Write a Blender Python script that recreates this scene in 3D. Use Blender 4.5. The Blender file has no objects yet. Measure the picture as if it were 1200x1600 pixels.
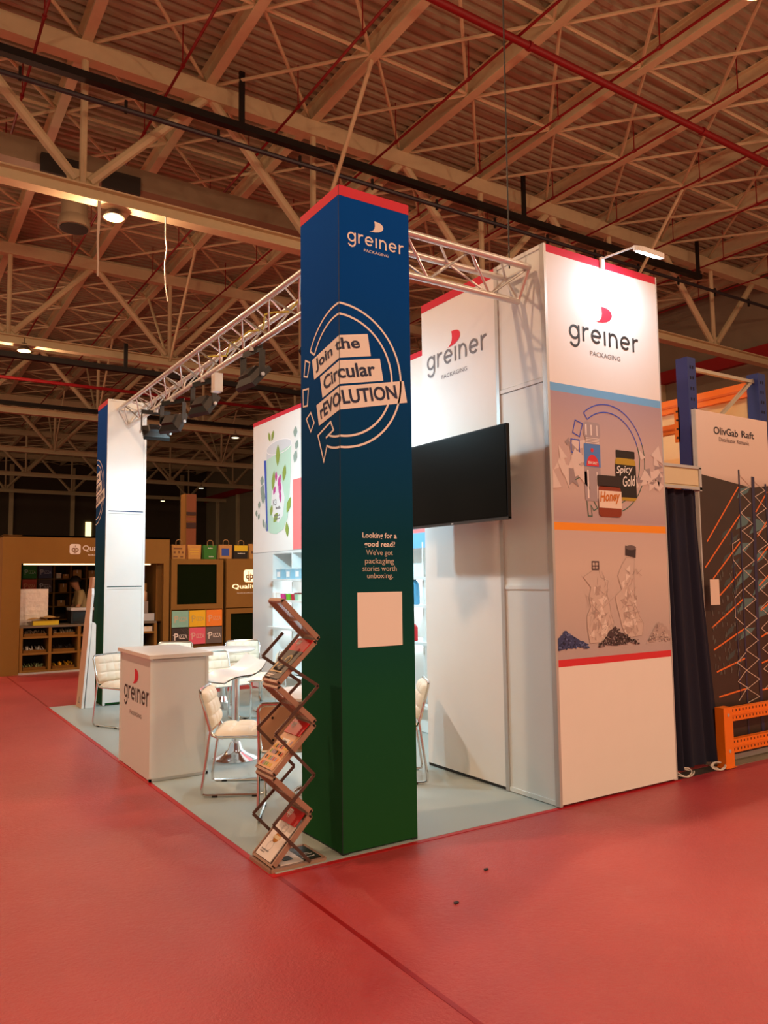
import bpy, math, random
from mathutils import Vector, Matrix
from mathutils.geometry import tessellate_polygon
random.seed(7)
S = bpy.context.scene
COL = S.collection
PI = math.pi

# ------------------------------------------------------------------ camera
CAM = Vector((-1.8328, -3.9444, 1.5716)); YAW, PITCH, ROLL, FPX = 0.9967, 0.0875, -0.0118, 1207.76
fw = Vector((math.cos(PITCH)*math.cos(YAW), math.cos(PITCH)*math.sin(YAW), math.sin(PITCH)))
rt = Vector((math.sin(YAW), -math.cos(YAW), 0)); up = rt.cross(fw)
cr, sr = math.cos(ROLL), math.sin(ROLL)
rt, up = cr*rt + sr*up, -sr*rt + cr*up
cd = bpy.data.cameras.new('camera'); cam = bpy.data.objects.new('camera', cd); COL.objects.link(cam)
cam.matrix_world = Matrix(((rt.x, up.x, -fw.x, CAM.x), (rt.y, up.y, -fw.y, CAM.y), (rt.z, up.z, -fw.z, CAM.z), (0, 0, 0, 1)))
cd.sensor_fit = 'VERTICAL'; cd.sensor_height = 36.0; cd.lens = FPX*36/1600; cd.clip_end = 400; cd.clip_start = .05
S.camera = cam

def in_view(p, m=0.12):
    d = Vector(p) - CAM; z = d.dot(fw)
    if z < .3: return False
    x = d.dot(rt)/z*FPX; y = d.dot(up)/z*FPX
    return abs(x) < 600*(1+m) and abs(y) < 800*(1+m)

# ------------------------------------------------------------------ world, exposure
W = bpy.data.worlds.new('hall_ambient'); S.world = W; W.use_nodes = True
W.node_tree.nodes['Background'].inputs[0].default_value = (1.0, .70, .42, 1)
W.node_tree.nodes['Background'].inputs[1].default_value = 0.52
vs = S.view_settings
vs.view_transform = 'Standard'; vs.look = 'None'; vs.gamma = 1; vs.use_curve_mapping = False; vs.exposure = 0.0
HALL_COL = (1.0, .58, .34); HALL_W = 1950.0
FLOOD_COL = (.50, .85, 1.0); FLOOD_W = 165.0
LED_COL = (.62, .85, 1.0)

# ------------------------------------------------------------------ materials
def lin(h):
    if not isinstance(h, str): return tuple(h[:3]) + (1,)
    h = h.lstrip('#'); o = []
    for i in (0, 2, 4):
        c = int(h[i:i+2], 16)/255; o.append(c/12.92 if c <= .04045 else ((c+.055)/1.055)**2.4)
    return tuple(o) + (1,)
MATS = {}
def M(name, col='808080', rough=.5, metal=0., var=.05, scale=6., bump=0., bscale=40., emit=0., spec=.5, trans=0., alpha=1., coat=0.):
    if name in MATS: return MATS[name]
    m = bpy.data.materials.new(name); m.use_nodes = True; nt = m.node_tree; b = nt.nodes['Principled BSDF']
    c = lin(col)
    tc = nt.nodes.new('ShaderNodeTexCoord'); nz = nt.nodes.new('ShaderNodeTexNoise'); nz.inputs['Scale'].default_value = scale
    nz.inputs['Detail'].default_value = 4
    nt.links.new(tc.outputs['Object'], nz.inputs['Vector'])
    mr = nt.nodes.new('ShaderNodeMapRange'); mr.inputs[3].default_value = 1-var*1.6; mr.inputs[4].default_value = 1+var
    nt.links.new(nz.outputs['Fac'], mr.inputs[0])
    vm = nt.nodes.new('ShaderNodeVectorMath'); vm.operation = 'SCALE'; vm.inputs[0].default_value = c[:3]
    nt.links.new(mr.outputs[0], vm.inputs['Scale']); nt.links.new(vm.outputs[0], b.inputs['Base Color'])
    b.inputs['Roughness'].default_value = rough; b.inputs['Metallic'].default_value = metal
    b.inputs['Specular IOR Level'].default_value = spec; b.inputs['Alpha'].default_value = alpha
    b.inputs['Transmission Weight'].default_value = trans; b.inputs['Coat Weight'].default_value = coat
    if emit:
        b.inputs['Emission Color'].default_value = c; b.inputs['Emission Strength'].default_value = emit
    if bump:
        n2 = nt.nodes.new('ShaderNodeTexNoise'); n2.inputs['Scale'].default_value = bscale; n2.inputs['Detail'].default_value = 3
        nt.links.new(tc.outputs['Object'], n2.inputs['Vector'])
        bp = nt.nodes.new('ShaderNodeBump'); bp.inputs['Strength'].default_value = bump; bp.inputs['Distance'].default_value = .02
        nt.links.new(n2.outputs['Fac'], bp.inputs['Height']); nt.links.new(bp.outputs[0], b.inputs['Normal'])
    MATS[name] = m; return m
def ramp_mat(name, stops, rough=.6, axis='Z', span=4.0, spec=.3):
    """printed colour that runs along one axis of the thing itself"""
    m = bpy.data.materials.new(name); m.use_nodes = True; nt = m.node_tree; b = nt.nodes['Principled BSDF']
    tc = nt.nodes.new('ShaderNodeTexCoord'); sx = nt.nodes.new('ShaderNodeSeparateXYZ'); nt.links.new(tc.outputs['Object'], sx.inputs[0])
    dv = nt.nodes.new('ShaderNodeMath'); dv.operation = 'DIVIDE'; dv.inputs[1].default_value = span
    nt.links.new(sx.outputs[axis], dv.inputs[0])
    rp = nt.nodes.new('ShaderNodeValToRGB'); nt.links.new(dv.outputs[0], rp.inputs[0])
    e = rp.color_ramp.elements
    while len(e) < len(stops): e.new(.5)
    for el, (p, c) in zip(e, stops): el.position = p; el.color = lin(c)
    nt.links.new(rp.outputs[0], b.inputs['Base Color']); b.inputs['Roughness'].default_value = rough
    b.inputs['Specular IOR Level'].default_value = spec
    MATS[name] = m; return m
def floor_mat():
    m = bpy.data.materials.new('red_epoxy_floor'); m.use_nodes = True; nt = m.node_tree; b = nt.nodes['Principled BSDF']
    tc = nt.nodes.new('ShaderNodeTexCoord')
    def noise(sc, det=5, rg=.6):
        n = nt.nodes.new('ShaderNodeTexNoise'); n.inputs['Scale'].default_value = sc; n.inputs['Detail'].default_value = det
        n.inputs['Roughness'].default_value = rg; nt.links.new(tc.outputs['Object'], n.inputs['Vector']); return n
    a, f, s = noise(.7), noise(48, 6, .7), noise(2.6, 10, .8)
    rp = nt.nodes.new('ShaderNodeValToRGB'); nt.links.new(a.outputs['Fac'], rp.inputs[0])
    rp.color_ramp.elements[0].position = .3; rp.color_ramp.elements[1].position = .72
    rp.color_ramp.elements[0].color = (.35, .030, .042, 1); rp.color_ramp.elements[1].color = (.48, .06, .068, 1)
    r2 = nt.nodes.new('ShaderNodeValToRGB'); nt.links.new(s.outputs['Fac'], r2.inputs[0])
    r2.color_ramp.elements[0].position = .54; r2.color_ramp.elements[1].position = .9
    mx = nt.nodes.new('ShaderNodeMixRGB'); mx.inputs[2].default_value = (.62, .22, .2, 1)
    ml = nt.nodes.new('ShaderNodeMath'); ml.operation = 'MULTIPLY'; ml.inputs[1].default_value = .4
    nt.links.new(r2.outputs[0], ml.inputs[0]); nt.links.new(ml.outputs[0], mx.inputs[0]); nt.links.new(rp.outputs[0], mx.inputs[1])
    nt.links.new(mx.outputs[0], b.inputs['Base Color'])
    mr = nt.nodes.new('ShaderNodeMapRange'); mr.inputs[3].default_value = .2; mr.inputs[4].default_value = .44
    nt.links.new(f.outputs['Fac'], mr.inputs[0]); nt.links.new(mr.outputs[0], b.inputs['Roughness'])
    bp = nt.nodes.new('ShaderNodeBump'); bp.inputs['Strength'].default_value = .5; bp.inputs['Distance'].default_value = .012
    nt.links.new(f.outputs['Fac'], bp.inputs['Height']); nt.links.new(bp.outputs[0], b.inputs['Normal'])
    b.inputs['Specular IOR Level'].default_value = .7
    return m

WHITE = M('white_panel', 'e4ecec', .45, var=.015)
FABRIC_W = M('white_banner_fabric', 'efefec', .7, var=.015)
ALU = M('aluminium_profile', 'c4c6c6', .4, .35)
TRUSS = M('truss_aluminium', 'e2e2e0', .3, .6)
CHROME = M('chrome', 'dedede', .12, 1.0, var=.0)
BLACK = M('black_plastic', '0a0a0a', .45)
BLACKM = M('black_steel', '0d0d0f', .5)
CREAMP = M('cream_painted_steel', 'd6cba6', .55, var=.06)
DECK = M('roof_sheet', 'b0ac92', .7, var=.1, scale=1.2)
REDP = M('red_pipe_paint', '860c16', .5)
LOGO_RED = M('logo_red', 'e0173a', .55, var=0)
LOGO_GREY = M('logo_charcoal', '2b2a2e', .55, var=0)
LOGO_SOFT = M('print_soft_grey', '77767a', .55, var=0)
PRINT_W = M('print_white', 'f1efec', .6, var=0)
BAND_RED = M('band_red', 'd01238', .6, var=0)
BAND_BLUE = M('band_sky_blue', '6fb4ea', .6, var=0)
BAND_OR = M('band_orange', 'f59a1e', .6, var=0)
KRAFT = M('kraft_board', '8a6630', .8, var=.04, spec=.2)
KRAFT_D = M('kraft_board_deep', '775322', .8, var=.05, spec=.2)
DARKIN = M('dark_shelf_back', '2a1a10', .8)
CUSH = M('cream_leatherette', 'efe9d6', .42, var=.02)
SHELL = M('beige_back_shell', 'e2bd94', .5, var=.03)

# ------------------------------------------------------------------ mesh builder
ORG = {}
class MB:
    def __init__(s): s.v = []; s.f = []
    def add(s, vs, fs):
        n = len(s.v); s.v += [tuple(q) for q in vs]; s.f += [tuple(n+i for i in q) for q in fs]; return s
    def box(s, x0, x1, y0, y1, z0, z1, mat=None):
        vs = [(x, y, z) for z in (z0, z1) for y in (y0, y1) for x in (x0, x1)]
        if mat: vs = [mat @ Vector(q) for q in vs]
        return s.add(vs, [(0, 2, 3, 1), (4, 5, 7, 6), (0, 1, 5, 4), (2, 6, 7, 3), (0, 4, 6, 2), (1, 3, 7, 5)])
    def bar(s, p, q, w, h, side=None):
        """rectangular bar from p to q; w across `side`, h across the other"""
        p, q = Vector(p), Vector(q); d = (q-p).normalized()
        a = Vector(side) if side else (Vector((0, 0, 1)) if abs(d.z) < .9 else Vector((1, 0, 0)))
        x = a - d*a.dot(d); x.normalize(); y = d.cross(x)
        vs = [c + x*w/2*i + y*h/2*j for c in (p, q) for i, j in ((-1, -1), (1, -1), (1, 1), (-1, 1))]
        return s.add(vs, [(3, 2, 1, 0), (4, 5, 6, 7)] + [(i, (i+1) % 4, 4+(i+1) % 4, 4+i) for i in range(4)])
    def tube(s, p, q, r, n=8, r2=None): return s.path([p, q], r, n, r2=r2)
    def path(s, pts, r, n=8, closed=False, r2=None):
        pts = [Vector(p) for p in pts]; N = len(pts); prev = None; rings = []
        for i, p in enumerate(pts):
            if closed: d = pts[(i+1) % N]-pts[i-1]
            else: d = pts[min(i+1, N-1)]-pts[max(i-1, 0)]
            d.normalize()
            if prev is None:
                a = Vector((0, 0, 1)) if abs(d.z) < .9 else Vector((1, 0, 0)); x = a-d*a.dot(d)
            else: x = prev-d*prev.dot(d)
            x.normalize(); prev = x; y = d.cross(x); rr = r if r2 is None else r+(r2-r)*i/(N-1)
            rings.append([p+(x*math.cos(2*PI*k/n)+y*math.sin(2*PI*k/n))*rr for k in range(n)])
        vs = [q for g in rings for q in g]; fs = []
        for i in range(N if closed else N-1):
            j = (i+1) % N
            fs += [(i*n+k, i*n+(k+1) % n, j*n+(k+1) % n, j*n+k) for k in range(n)]
        if not closed: fs += [tuple(range(n-1, -1, -1)), tuple((N-1)*n+k for k in range(n))]
        return s.add(vs, fs)
    def lathe(s, prof, c=(0, 0, 0), n=20, axis='Z', flip=False):
        c = Vector(c); vs = []; fs = []; m = len(prof)
        for (r, h) in prof:
            for k in range(n):
                a = 2*PI*k/n; x, y = r*math.cos(a), r*math.sin(a)
                vs.append(c + (Vector((x, y, h)) if axis == 'Z' else Vector((h, x, y)) if axis == 'X' else Vector((y, h, x))))
        for i in range(m-1): fs += [(i*n+k, i*n+(k+1) % n, (i+1)*n+(k+1) % n, (i+1)*n+k) for k in range(n)]
        fs += [tuple(range(n-1, -1, -1)), tuple((m-1)*n+k for k in range(n))]
        return s.add(vs, fs)
    def prism(s, poly, fn, d0, d1):
        """2-D outline poly extruded from depth d0 to d1; fn(u, v, d) -> world"""
        n = len(poly); vs = [fn(u, v, d0) for u, v in poly] + [fn(u, v, d1) for u, v in poly]
        tr = tessellate_polygon([[Vector((u, v, 0)) for u, v in poly]])
        fs = [tuple(t) for t in tr] + [tuple(i+n for i in reversed(t)) for t in tr]
        fs += [(i, (i+1) % n, n+(i+1) % n, n+i) for i in range(n)]
        return s.add(vs, fs)
    def grid(s, fn, nu, nv):
        vs = [fn(i/nu, j/nv) for j in range(nv+1) for i in range(nu+1)]
        return s.add(vs, [(j*(nu+1)+i, j*(nu+1)+i+1, (j+1)*(nu+1)+i+1, (j+1)*(nu+1)+i) for j in range(nv) for i in range(nu)])
    def build(s, name, mat, parent=None, smooth=False, org=None):
        if org is None:
            if parent is not None: org = ORG[parent]
            else:
                xs, ys, zs = zip(*s.v); org = Vector(((min(xs)+max(xs))/2, (min(ys)+max(ys))/2, min(zs)))
        org = Vector(org); me = bpy.data.meshes.new(name)
        me.from_pydata([tuple(Vector(q)-org) for q in s.v], [], s.f); me.validate()
        import bmesh
        bm = bmesh.new(); bm.from_mesh(me); bmesh.ops.recalc_face_normals(bm, faces=bm.faces); bm.to_mesh(me); bm.free()
        me.materials.append(mat)
        if smooth:
            me.shade_smooth()
            try: me.set_sharp_from_angle(angle=math.radians(38))
            except Exception: pass
        o = bpy.data.objects.new(name, me); COL.objects.link(o); ORG[o] = org
        if parent is not None: o.parent = parent; o.location = org-ORG[parent]
        else: o.location = org
        return o
def tag(o, label=None, cat=None, group=None, kind=None):
    if label: o['label'] = label
    if cat: o['category'] = cat
    if group: o['group'] = group
    if kind: o['kind'] = kind
    return o
def thing(name, label, cat, loc=(0, 0, 0), group=None):
    o = bpy.data.objects.new(name, None); COL.objects.link(o); o.empty_display_size = .1
    o.location = loc; ORG[o] = Vector(loc); return tag(o, label, cat, group)
def dup(root, loc, rz, label, group=None):
    def cp(o, par):
        c = o.copy(); COL.objects.link(c); c.parent = par
        for ch in kids(o): cp(ch, c)
        return c
    r = cp(root, None); r.location = loc; r.rotation_euler = (0, 0, rz); r['label'] = label
    if group: r['group'] = group
    return r
def kids(o): return [x for x in COL.objects if x.parent == o]
def light(name, kind, loc, energy, col, parent=None, target=None, size=.1, angle=None, blend=.5, size_y=None):
    d = bpy.data.lights.new(name, kind); d.energy = energy; d.color = col
    if kind == 'AREA':
        d.size = size
        if size_y: d.shape = 'RECTANGLE'; d.size_y = size_y
    else: d.shadow_soft_size = size
    if kind == 'SPOT': d.spot_size = angle; d.spot_blend = blend
    o = bpy.data.objects.new(name, d); COL.objects.link(o)
    if parent is not None: o.parent = parent; o.location = Vector(loc)-ORG[parent]
    else: o.location = loc
    if target is not None: o.rotation_euler = (Vector(target)-Vector(loc)).to_track_quat('-Z', 'Y').to_euler()
    return o

# ------------------------------------------------------------------ flat print (lettering, logos)
def MY(y0): return lambda u, v, d=0: (u, y0-d, v)              # print on a face towards -Y, u = X
def MX(x0): return lambda u, v, d=0: (x0-d, -u, v)             # print on a face towards -X, u = -Y
def tri(poly):
    t = tessellate_polygon([[Vector((u, v, 0)) for u, v in poly]]); return (list(poly), [tuple(x) for x in t])
def stroke(pts, w, closed=False):
    P = [Vector(p) for p in pts]; n = len(P); L = []; R = []
    for i in range(n):
        a = P[i]-P[i-1] if (i > 0 or closed) else P[1]-P[0]
        b = P[(i+1) % n]-P[i] if (i < n-1 or closed) else P[-1]-P[-2]
        a.normalize(); b.normalize(); t = a+b
        if t.length < 1e-6: t = a
        t.normalize(); nn = Vector((-t.y, t.x)); k = 1/max(.45, abs(nn.dot(Vector((-a.y, a.x)))))
        L.append(P[i]+nn*w/2*k); R.append(P[i]-nn*w/2*k)
    vs = [tuple(q) for q in L+R]; fs = [(i, (i+1) % n, n+(i+1) % n, n+i) for i in range(n if closed else n-1)]
    return (vs, fs)
def arc(cx, cy, rx, a0, a1, n=20, ry=None):
    ry = rx if ry is None else ry
    return [(cx+rx*math.cos(math.radians(a0+(a1-a0)*i/n)), cy+ry*math.sin(math.radians(a0+(a1-a0)*i/n))) for i in range(n+1)]
def rect(u0, v0, u1, v1): return ([(u0, v0), (u1, v0), (u1, v1), (u0, v1)], [(0, 1, 2, 3)])
def rrect(u0, v0, u1, v1, r):
    p = []
    for cx, cy, a in ((u1-r, v1-r, 0), (u0+r, v1-r, 90), (u0+r, v0+r, 180), (u1-r, v0+r, 270)): p += arc(cx, cy, r, a, a+90, 5)
    return tri(p)
TXT = {}
def text(s, u0, v0, w, h, bold=0., rot=0., shear=0.):
    """built-in font lettering fitted to a box whose lower left corner is (u0, v0)"""
    key = (s, bold, shear)
    if key not in TXT:
        c = bpy.data.curves.new('lettering', 'FONT'); c.body = s; c.offset = bold; c.resolution_u = 3; c.shear = shear
        o = bpy.data.objects.new('lettering', c); COL.objects.link(o)
        me = bpy.data.meshes.new_from_object(o.evaluated_get(bpy.context.evaluated_depsgraph_get()))
        vs = [(p.co.x, p.co.y) for p in me.vertices]; fs = [tuple(p.vertices) for p in me.polygons]
        bpy.data.objects.remove(o); bpy.data.curves.remove(c); bpy.data.meshes.remove(me)
        xs, ys = zip(*vs); x0, x1, y0, y1 = min(xs), max(xs), min(ys), max(ys)
        TXT[key] = ([((x-x0)/(x1-x0), (y-y0)/(y1-y0)) for x, y in vs], fs)
    vs, fs = TXT[key]; a = math.radians(rot); ca, sa = math.cos(a), math.sin(a)
    return ([(u0+x*w*ca-y*h*sa, v0+x*w*sa+y*h*ca) for x, y in vs], fs)
def scribble(u0, v0, w, h, n=7, seed=1):
    """a line of print too small to read"""
    r = random.Random(seed); vs = []; fs = []; x = 0.
    while x < w*.98:
        k = min(w-x, w/n*r.uniform(.5, 1.2)); b = len(vs); t = h*r.uniform(.55, 1)
        vs += [(u0+x, v0), (u0+x+k*.8, v0), (u0+x+k*.8, v0+t), (u0+x, v0+t)]; fs.append((b, b+1, b+2, b+3)); x += k
    return (vs, fs)
def decal(name, shapes, fn, mat, parent, d=.002):
    mb = MB()
    for k, (vs, fs) in enumerate(shapes): mb.add([fn(u, v, d+k*6e-5) for u, v in vs], fs)
    o = mb.build(name, mat, parent); return o
def decals(name, shapes, fn, mat, parent, d=.002):
    for k, sh in enumerate(shapes): decal(name, [sh], fn, mat, parent, d+k*6e-5)
def move(sh, du, dv, k=1.): return ([(u*k+du, v*k+dv) for u, v in sh[0]], sh[1])
def greiner(u0, vb, xh, width):
    """geometric logo lettering: g r e dotless-i n e r; xh = x-height, baseline vb"""
    t = .17; out = []; x = 0; gap = .27
    def put(pts, closed=False): out.append(stroke([(a+x, b) for a, b in pts], t, closed))
    r = .5-t/2
    put(arc(.5, .5, r, 0, 360, 28)[:-1], True); put([(1-t/2, 1.0), (1-t/2, 0)] + arc(.5, -.03, r, 0, -155, 12)); x += 1+gap
    put([(t/2, 0), (t/2, 1)]); put([(t/2, .5)] + arc(.5, .5, r, 170, 75, 8)); x += .62+gap*.75
    put([(t*.6, .5), (1-t/2, .5)]); put(arc(.5, .5, r, 0, 318, 24)); x += 1+gap
    put([(t/2, 0), (t/2, 1)]); x += t+gap*1.15
    put([(t/2, 0), (t/2, 1)]); put(arc(.45, .5, .45-t/2, 180, 0, 16, r) + [(.9-t/2, 0)]); x += .9+gap
    put([(t*.6, .5), (1-t/2, .5)]); put(arc(.5, .5, r, 0, 318, 24)); x += 1+gap
    put([(t/2, 0), (t/2, 1)]); put([(t/2, .5)] + arc(.5, .5, r, 170, 75, 8)); x += .62
    kx = width/x
    return [([(u0+a*kx, vb+b*xh) for a, b in vs], fs) for vs, fs in out]
def drop(u0, v0, w, h):
    p = [(.34, 1.0), (.60, .99), (.80, .93), (.94, .80), (1.0, .62), (.97, .44), (.86, .27), (.66, .13), (.40, .04), (.0, .0), (.16, .07), (.28, .2), (.36, .38), (.39, .6), (.38, .82)]
    return tri([(u0+a*w, v0+b*h) for a, b in p])

# ================================================================== THE SETTING
fl = MB().box(-30, 31, -30, 85, -.2, 0).build('floor', floor_mat()); tag(fl, 'red glossy epoxy hall floor', kind='structure')
JOINT = M('floor_joint_red', '8c0a14', .35)
MB().box(-.012, .012, -12, -.01, 0, .0015).box(-.012, .012, 6.8, 10.8, 0, .0015).build('joint_strip', JOINT, fl)
MB().box(-.035, .0, -.035, 6.8, 0, .003).box(.0, 3.4, -.035, .0, 0, .003).build('carpet_edge_tape', M('red_tape', 'b30d1c', .4), fl)
CONC = M('grey_concrete', '8a8272', .5, var=.12, bump=.1)
MB().box(4.0, 9.0, .0, 8.0, 0, .004).build('concrete_patch', CONC, fl)
wf = MB().box(-12, 31, 84, 84.3, 0, 15.5).build('wall_far', M('far_wall_paint', '51483c', .8, var=.1, scale=.6)); tag(wf, kind='structure')
for x in range(-9, 30, 6): MB().box(x-.2, x+.2, 83.7, 84, 0, 14).build('pilaster', CREAMP, wf)
MB().box(16.4, 17.0, 83.9, 84, 4.6, 8.2).build('lit_window', M('lit_far_window', 'ffdf9a', .5, emit=2.2), wf)
wr = MB().box(30, 30.3, -10, 84, 0, 15.5).build('wall_right', M('side_wall_paint', '8d8470', .8, var=.08, scale=.5)); tag(wr, kind='structure')
MB().box(29.7, 30, -10, 84, 10.9, 11.5).build('red_band', M('wall_band_red', '9e1418', .6), wr)
for y in range(2, 84, 6): MB().box(29.75, 30, y-.25, y+.25, 0, 10.9).build('wall_column', CREAMP, wr)
for y in range(5, 60, 12): MB().box(29.85, 30, y, y+3.6, 6, 8.4).build('dark_louvre', M('louvre_dark', '3a3630', .6), wr)

# ---- roof: corrugated sheet, joists, girders, bracing (all belong to the ceiling)
mb = MB(); y = -12.0; k = 0; prof = []
while y < 84:
    prof += [(y, 14.74), (y+.12, 14.74), (y+.15, 14.84), (y+.27, 14.84)]; y += .3
vs = [(x, a, b) for a, b in prof for x in (-16, 30)]
mb.add(vs, [(2*i, 2*i+1, 2*i+3, 2*i+2) for i in range(len(prof)-1)])
ceil = mb.build('ceiling', DECK, org=(0, 0, 14.74)); tag(ceil, 'brown corrugated metal hall roof', kind='structure')
GY = [1.5+12.7*k for k in range(7)]                            # truss girders
JX = [-1.3+3.0*k for k in range(11)]                           # joists
NY = [1.5+3.175*k for k in range(-2, 27)]                      # bracing nodes along the joists
for x in JX:
    j = MB().box(x-.12, x+.12, -12, 84, 14.2, 14.23).box(x-.12, x+.12, -12, 84, 14.71, 14.74).box(x-.015, x+.015, -12, 84, 14.23, 14.71).build('joist', CREAMP, ceil)
    ORGJ = j
    if x > 28: continue
    for a, ya in enumerate(NY):
        yb = ya+3.175
        segs = [((x+.1, ya, 14.3), (x+2.9, ya, 14.3)), ((x+.1, ya, 14.33), (x+2.9, yb, 14.33)), ((x+.1, yb, 14.27), (x+2.9, ya, 14.27))]
        for p, q in segs:
            mid = (Vector(p)+Vector(q))/2
            if ya > 26.5 or not (in_view(mid, .25) or in_view(p) or in_view(q)): continue
            MB().tube(p, q, .045, 6).build('brace', CREAMP, j, smooth=True)
mb = MB()
for x in JX[:-1]:
    for ya in NY:
        if ya <= 26.5: continue
        yb = ya+3.175
        for p, q in [((x+.1, ya, 14.3), (x+2.9, ya, 14.3)), ((x+.1, ya, 14.33), (x+2.9, yb, 14.33)), ((x+.1, yb, 14.27), (x+2.9, ya, 14.27))]:
            if in_view(p, .15) or in_view(q, .15): mb.tube(p, q, .045, 5)
tag(mb.build('far_bracing', CREAMP, ceil), kind='stuff')
LX = [round(1.7+6.0*k, 1) for k in range(-1, 5)]                         # lower nodes
for gi, gy in enumerate(GY):
    g = MB().box(-10, 30, gy-.16, gy+.16, 13.78, 14.2).build('girder', CREAMP, ceil)
    if not in_view((14, gy, 10.6), .6): continue
    MB().box(-10, 30, gy-.17, gy+.17, 10.40, 10.44).box(-10, 30, gy-.17, gy+.17, 10.70, 10.74).box(-10, 30, gy-.02, gy+.02, 10.44, 10.70).build('lower_chord', CREAMP, g)
    for lx in LX:
        MB().tube((lx, gy, 10.72), (lx, gy, 13.8), .085, 8).build('post', CREAMP, g, smooth=True)
        MB().box(lx-.35, lx+.35, gy-.02, gy+.02, 10.74, 11.1).build('gusset_plate', CREAMP, g)
        for s in (-1, 1):
            MB().tube((lx+s*.15, gy, 10.85), (lx+s*2.9, gy, 13.85), .12, 8).build('diagonal', CREAMP, g, smooth=True)
        if gi < 5 and lx in (7.7, 19.7):
            for s in (-1, 1):
                MB().tube((lx, gy+s*.1, 10.6), (lx, gy+s*3.1, 14.2), .055, 6).build('knee_brace', CREAMP, g, smooth=True)

# ---- hall lamps
LENS = M('lamp_lens_warm', 'ffcf78', .5, emit=2.2, var=0)
LENSF = M('lamp_lens_far', 'ffedbc', .5, emit=4., var=0)
HOUS = M('lamp_housing', '6b6255', .5, .3)
def hall_lamp(x, y, label, lit=True, z=10.22, lens=LENS, aim=None):
    t = thing('high_bay_lamp', label, 'lamp', (x, y, z), 'high bay lamps under the hall girders')
    MB().lathe([(.24, 0), (.25, .02), (.2, .1), (.12, .16), (.1, .28)], (x, y, z), 18).build('reflector', HOUS, t, True)
    MB().tube((x, y, z+.28), (x, y, z+.5), .03, 6).build('hanger', HOUS, t)
    MB().lathe([(.215, -.012), (.215, -.004)], (x, y, z), 18).build('lens', lens, t)
    if lit: light('lamp_light', 'SPOT', (x, y, z-.03), HALL_W, HALL_COL, t, (x, y, 0), .22, math.radians(168), .6)
    if lit: light('lamp_spill', 'POINT', (x, y, z-.14), HALL_W*.2, HALL_COL, t, None, .12)
hall_lamp(2.45, 14.35, 'glowing warm high bay lamp under the near girder, above the hanging white tape')
hall_lamp(2.25, 26.9, 'glowing warm high bay lamp at far left, under the second girder')
hall_lamp(8.72, 2.0, 'glowing high bay lamp at the top right edge of the photo')
hall_lamp(15.7, 39.6, 'distant high bay lamp seen just beside the cup poster wall', False, lens=LENSF)
hall_lamp(22.6, 65, 'distant high bay lamp seen above the tall brown pillar', False, lens=LENSF)
hall_lamp(22.9, 77.7, 'most distant high bay lamp, beside the white tower face', False, lens=LENSF)
n = 0
for gy in (-11.2, 1.5, 14.2, 26.9):
    for lx in (-3.9, 2.4, 8.7, 15.0, 21.3):
        if gy == -11.2 and lx > 16: continue
        if (gy, lx) in ((14.2, 2.4), (26.9, 2.4), (1.5, 8.7)): continue
        if gy > 14 and lx > 9: continue
        if in_view((lx, gy, 10.2), .02): continue
        if gy == 1.5 and lx == 2.4: continue
        hall_lamp(lx, gy, 'high bay lamp above the frame of the photo')

# ---- sprinkler pipework (one connected network)
sp = thing('sprinkler_pipework', 'dark red sprinkler pipework with one thick main and thin branches under the roof', 'pipe', (8, 8.6, 14))
MB().tube((-14, 8.0, 13.5), (29.5, 8.0, 13.5), .085, 10).build('main_pipe', REDP, sp, True)
for k in range(10):
    x = .60+3.0*k
    MB().tube((x, -6, 13.6), (x, 60, 13.6), .034, 6).build('branch_pipe', REDP, sp, True)
    for yy in [0.2+3.175*i for i in range(9)]:
        if in_view((x, yy, 13.8)): MB().tube((x, yy, 13.6), (x, yy, 14.74), .016, 5).build('hanger_rod', REDP, sp)
        if in_view((x, yy, 13.6)): MB().lathe([(.05, -.05), (.05, .05)], (x, yy, 13.6), 8, 'Y').build('pipe_coupling', REDP, sp)
for x in (-2.5, 3.4, 9.9, 16.2, 22):
    MB().lathe([(.11, 0), (.11, .07)], (x, 8.0, 13.5), 12, 'X').build('pipe_coupling', REDP, sp)
fp = MB().tube((-10, 30, 9.9), (29.5, 30, 9.9), .07, 8).build('fire_main_pipe', REDP, None, True)
tag(fp, 'long dark red pipe crossing far back at girder height', 'pipe')
# ---- cable trays and conduits
ct = thing('cable_tray', 'thick black cable tray running under the roof behind the blue tower', 'cable tray', (5.4, 13.6, 13))
MB().box(-14, 24.1, 13.5, 13.7, 12.92, 13.1).build('tray_channel', BLACKM, ct)
for x in (-6, 5.36, 15, 24.0): MB().box(x-.07, x+.07, 13.56, 13.64, 13.1, 14.5).build('tray_hanger', BLACKM, ct)
cn = thing('grey_conduit', 'slim dark grey conduit running just below the black cable tray', 'conduit', (5.4, 13.2, 12.3))
MB().tube((-14, 13.2, 12.2), (29, 13.2, 12.4), .06, 8).build('conduit_tube', M('conduit_grey', '3c3c44', .45, .4), cn, True)
for i in range(14): MB().box(-2.03+2.2*i, -1.97+2.2*i, 13.17, 13.23, 12.2, 12.5).build('conduit_clip', BLACKM, cn)
ft = thing('cable_tray', 'distant thinner black cable tray crossing behind the lighting truss', 'cable tray', (5, 26.3, 9.8))
MB().box(-10, 29, 26.2, 26.4, 9.74, 9.94).build('tray_channel', BLACKM, ft)
for x in (5.8, 17): MB().box(x-.07, x+.07, 26.26, 26.34, 9.94, 10.9).build('tray_hanger', BLACKM, ft)
dz = thing('cable_tray', 'most distant black cable tray, low under the third girder', 'cable tray', (10, 39, 10.2))
MB().box(-4, 29, 39.1, 39.3, 10.75, 10.95).build('tray_channel', BLACKM, dz)
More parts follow.
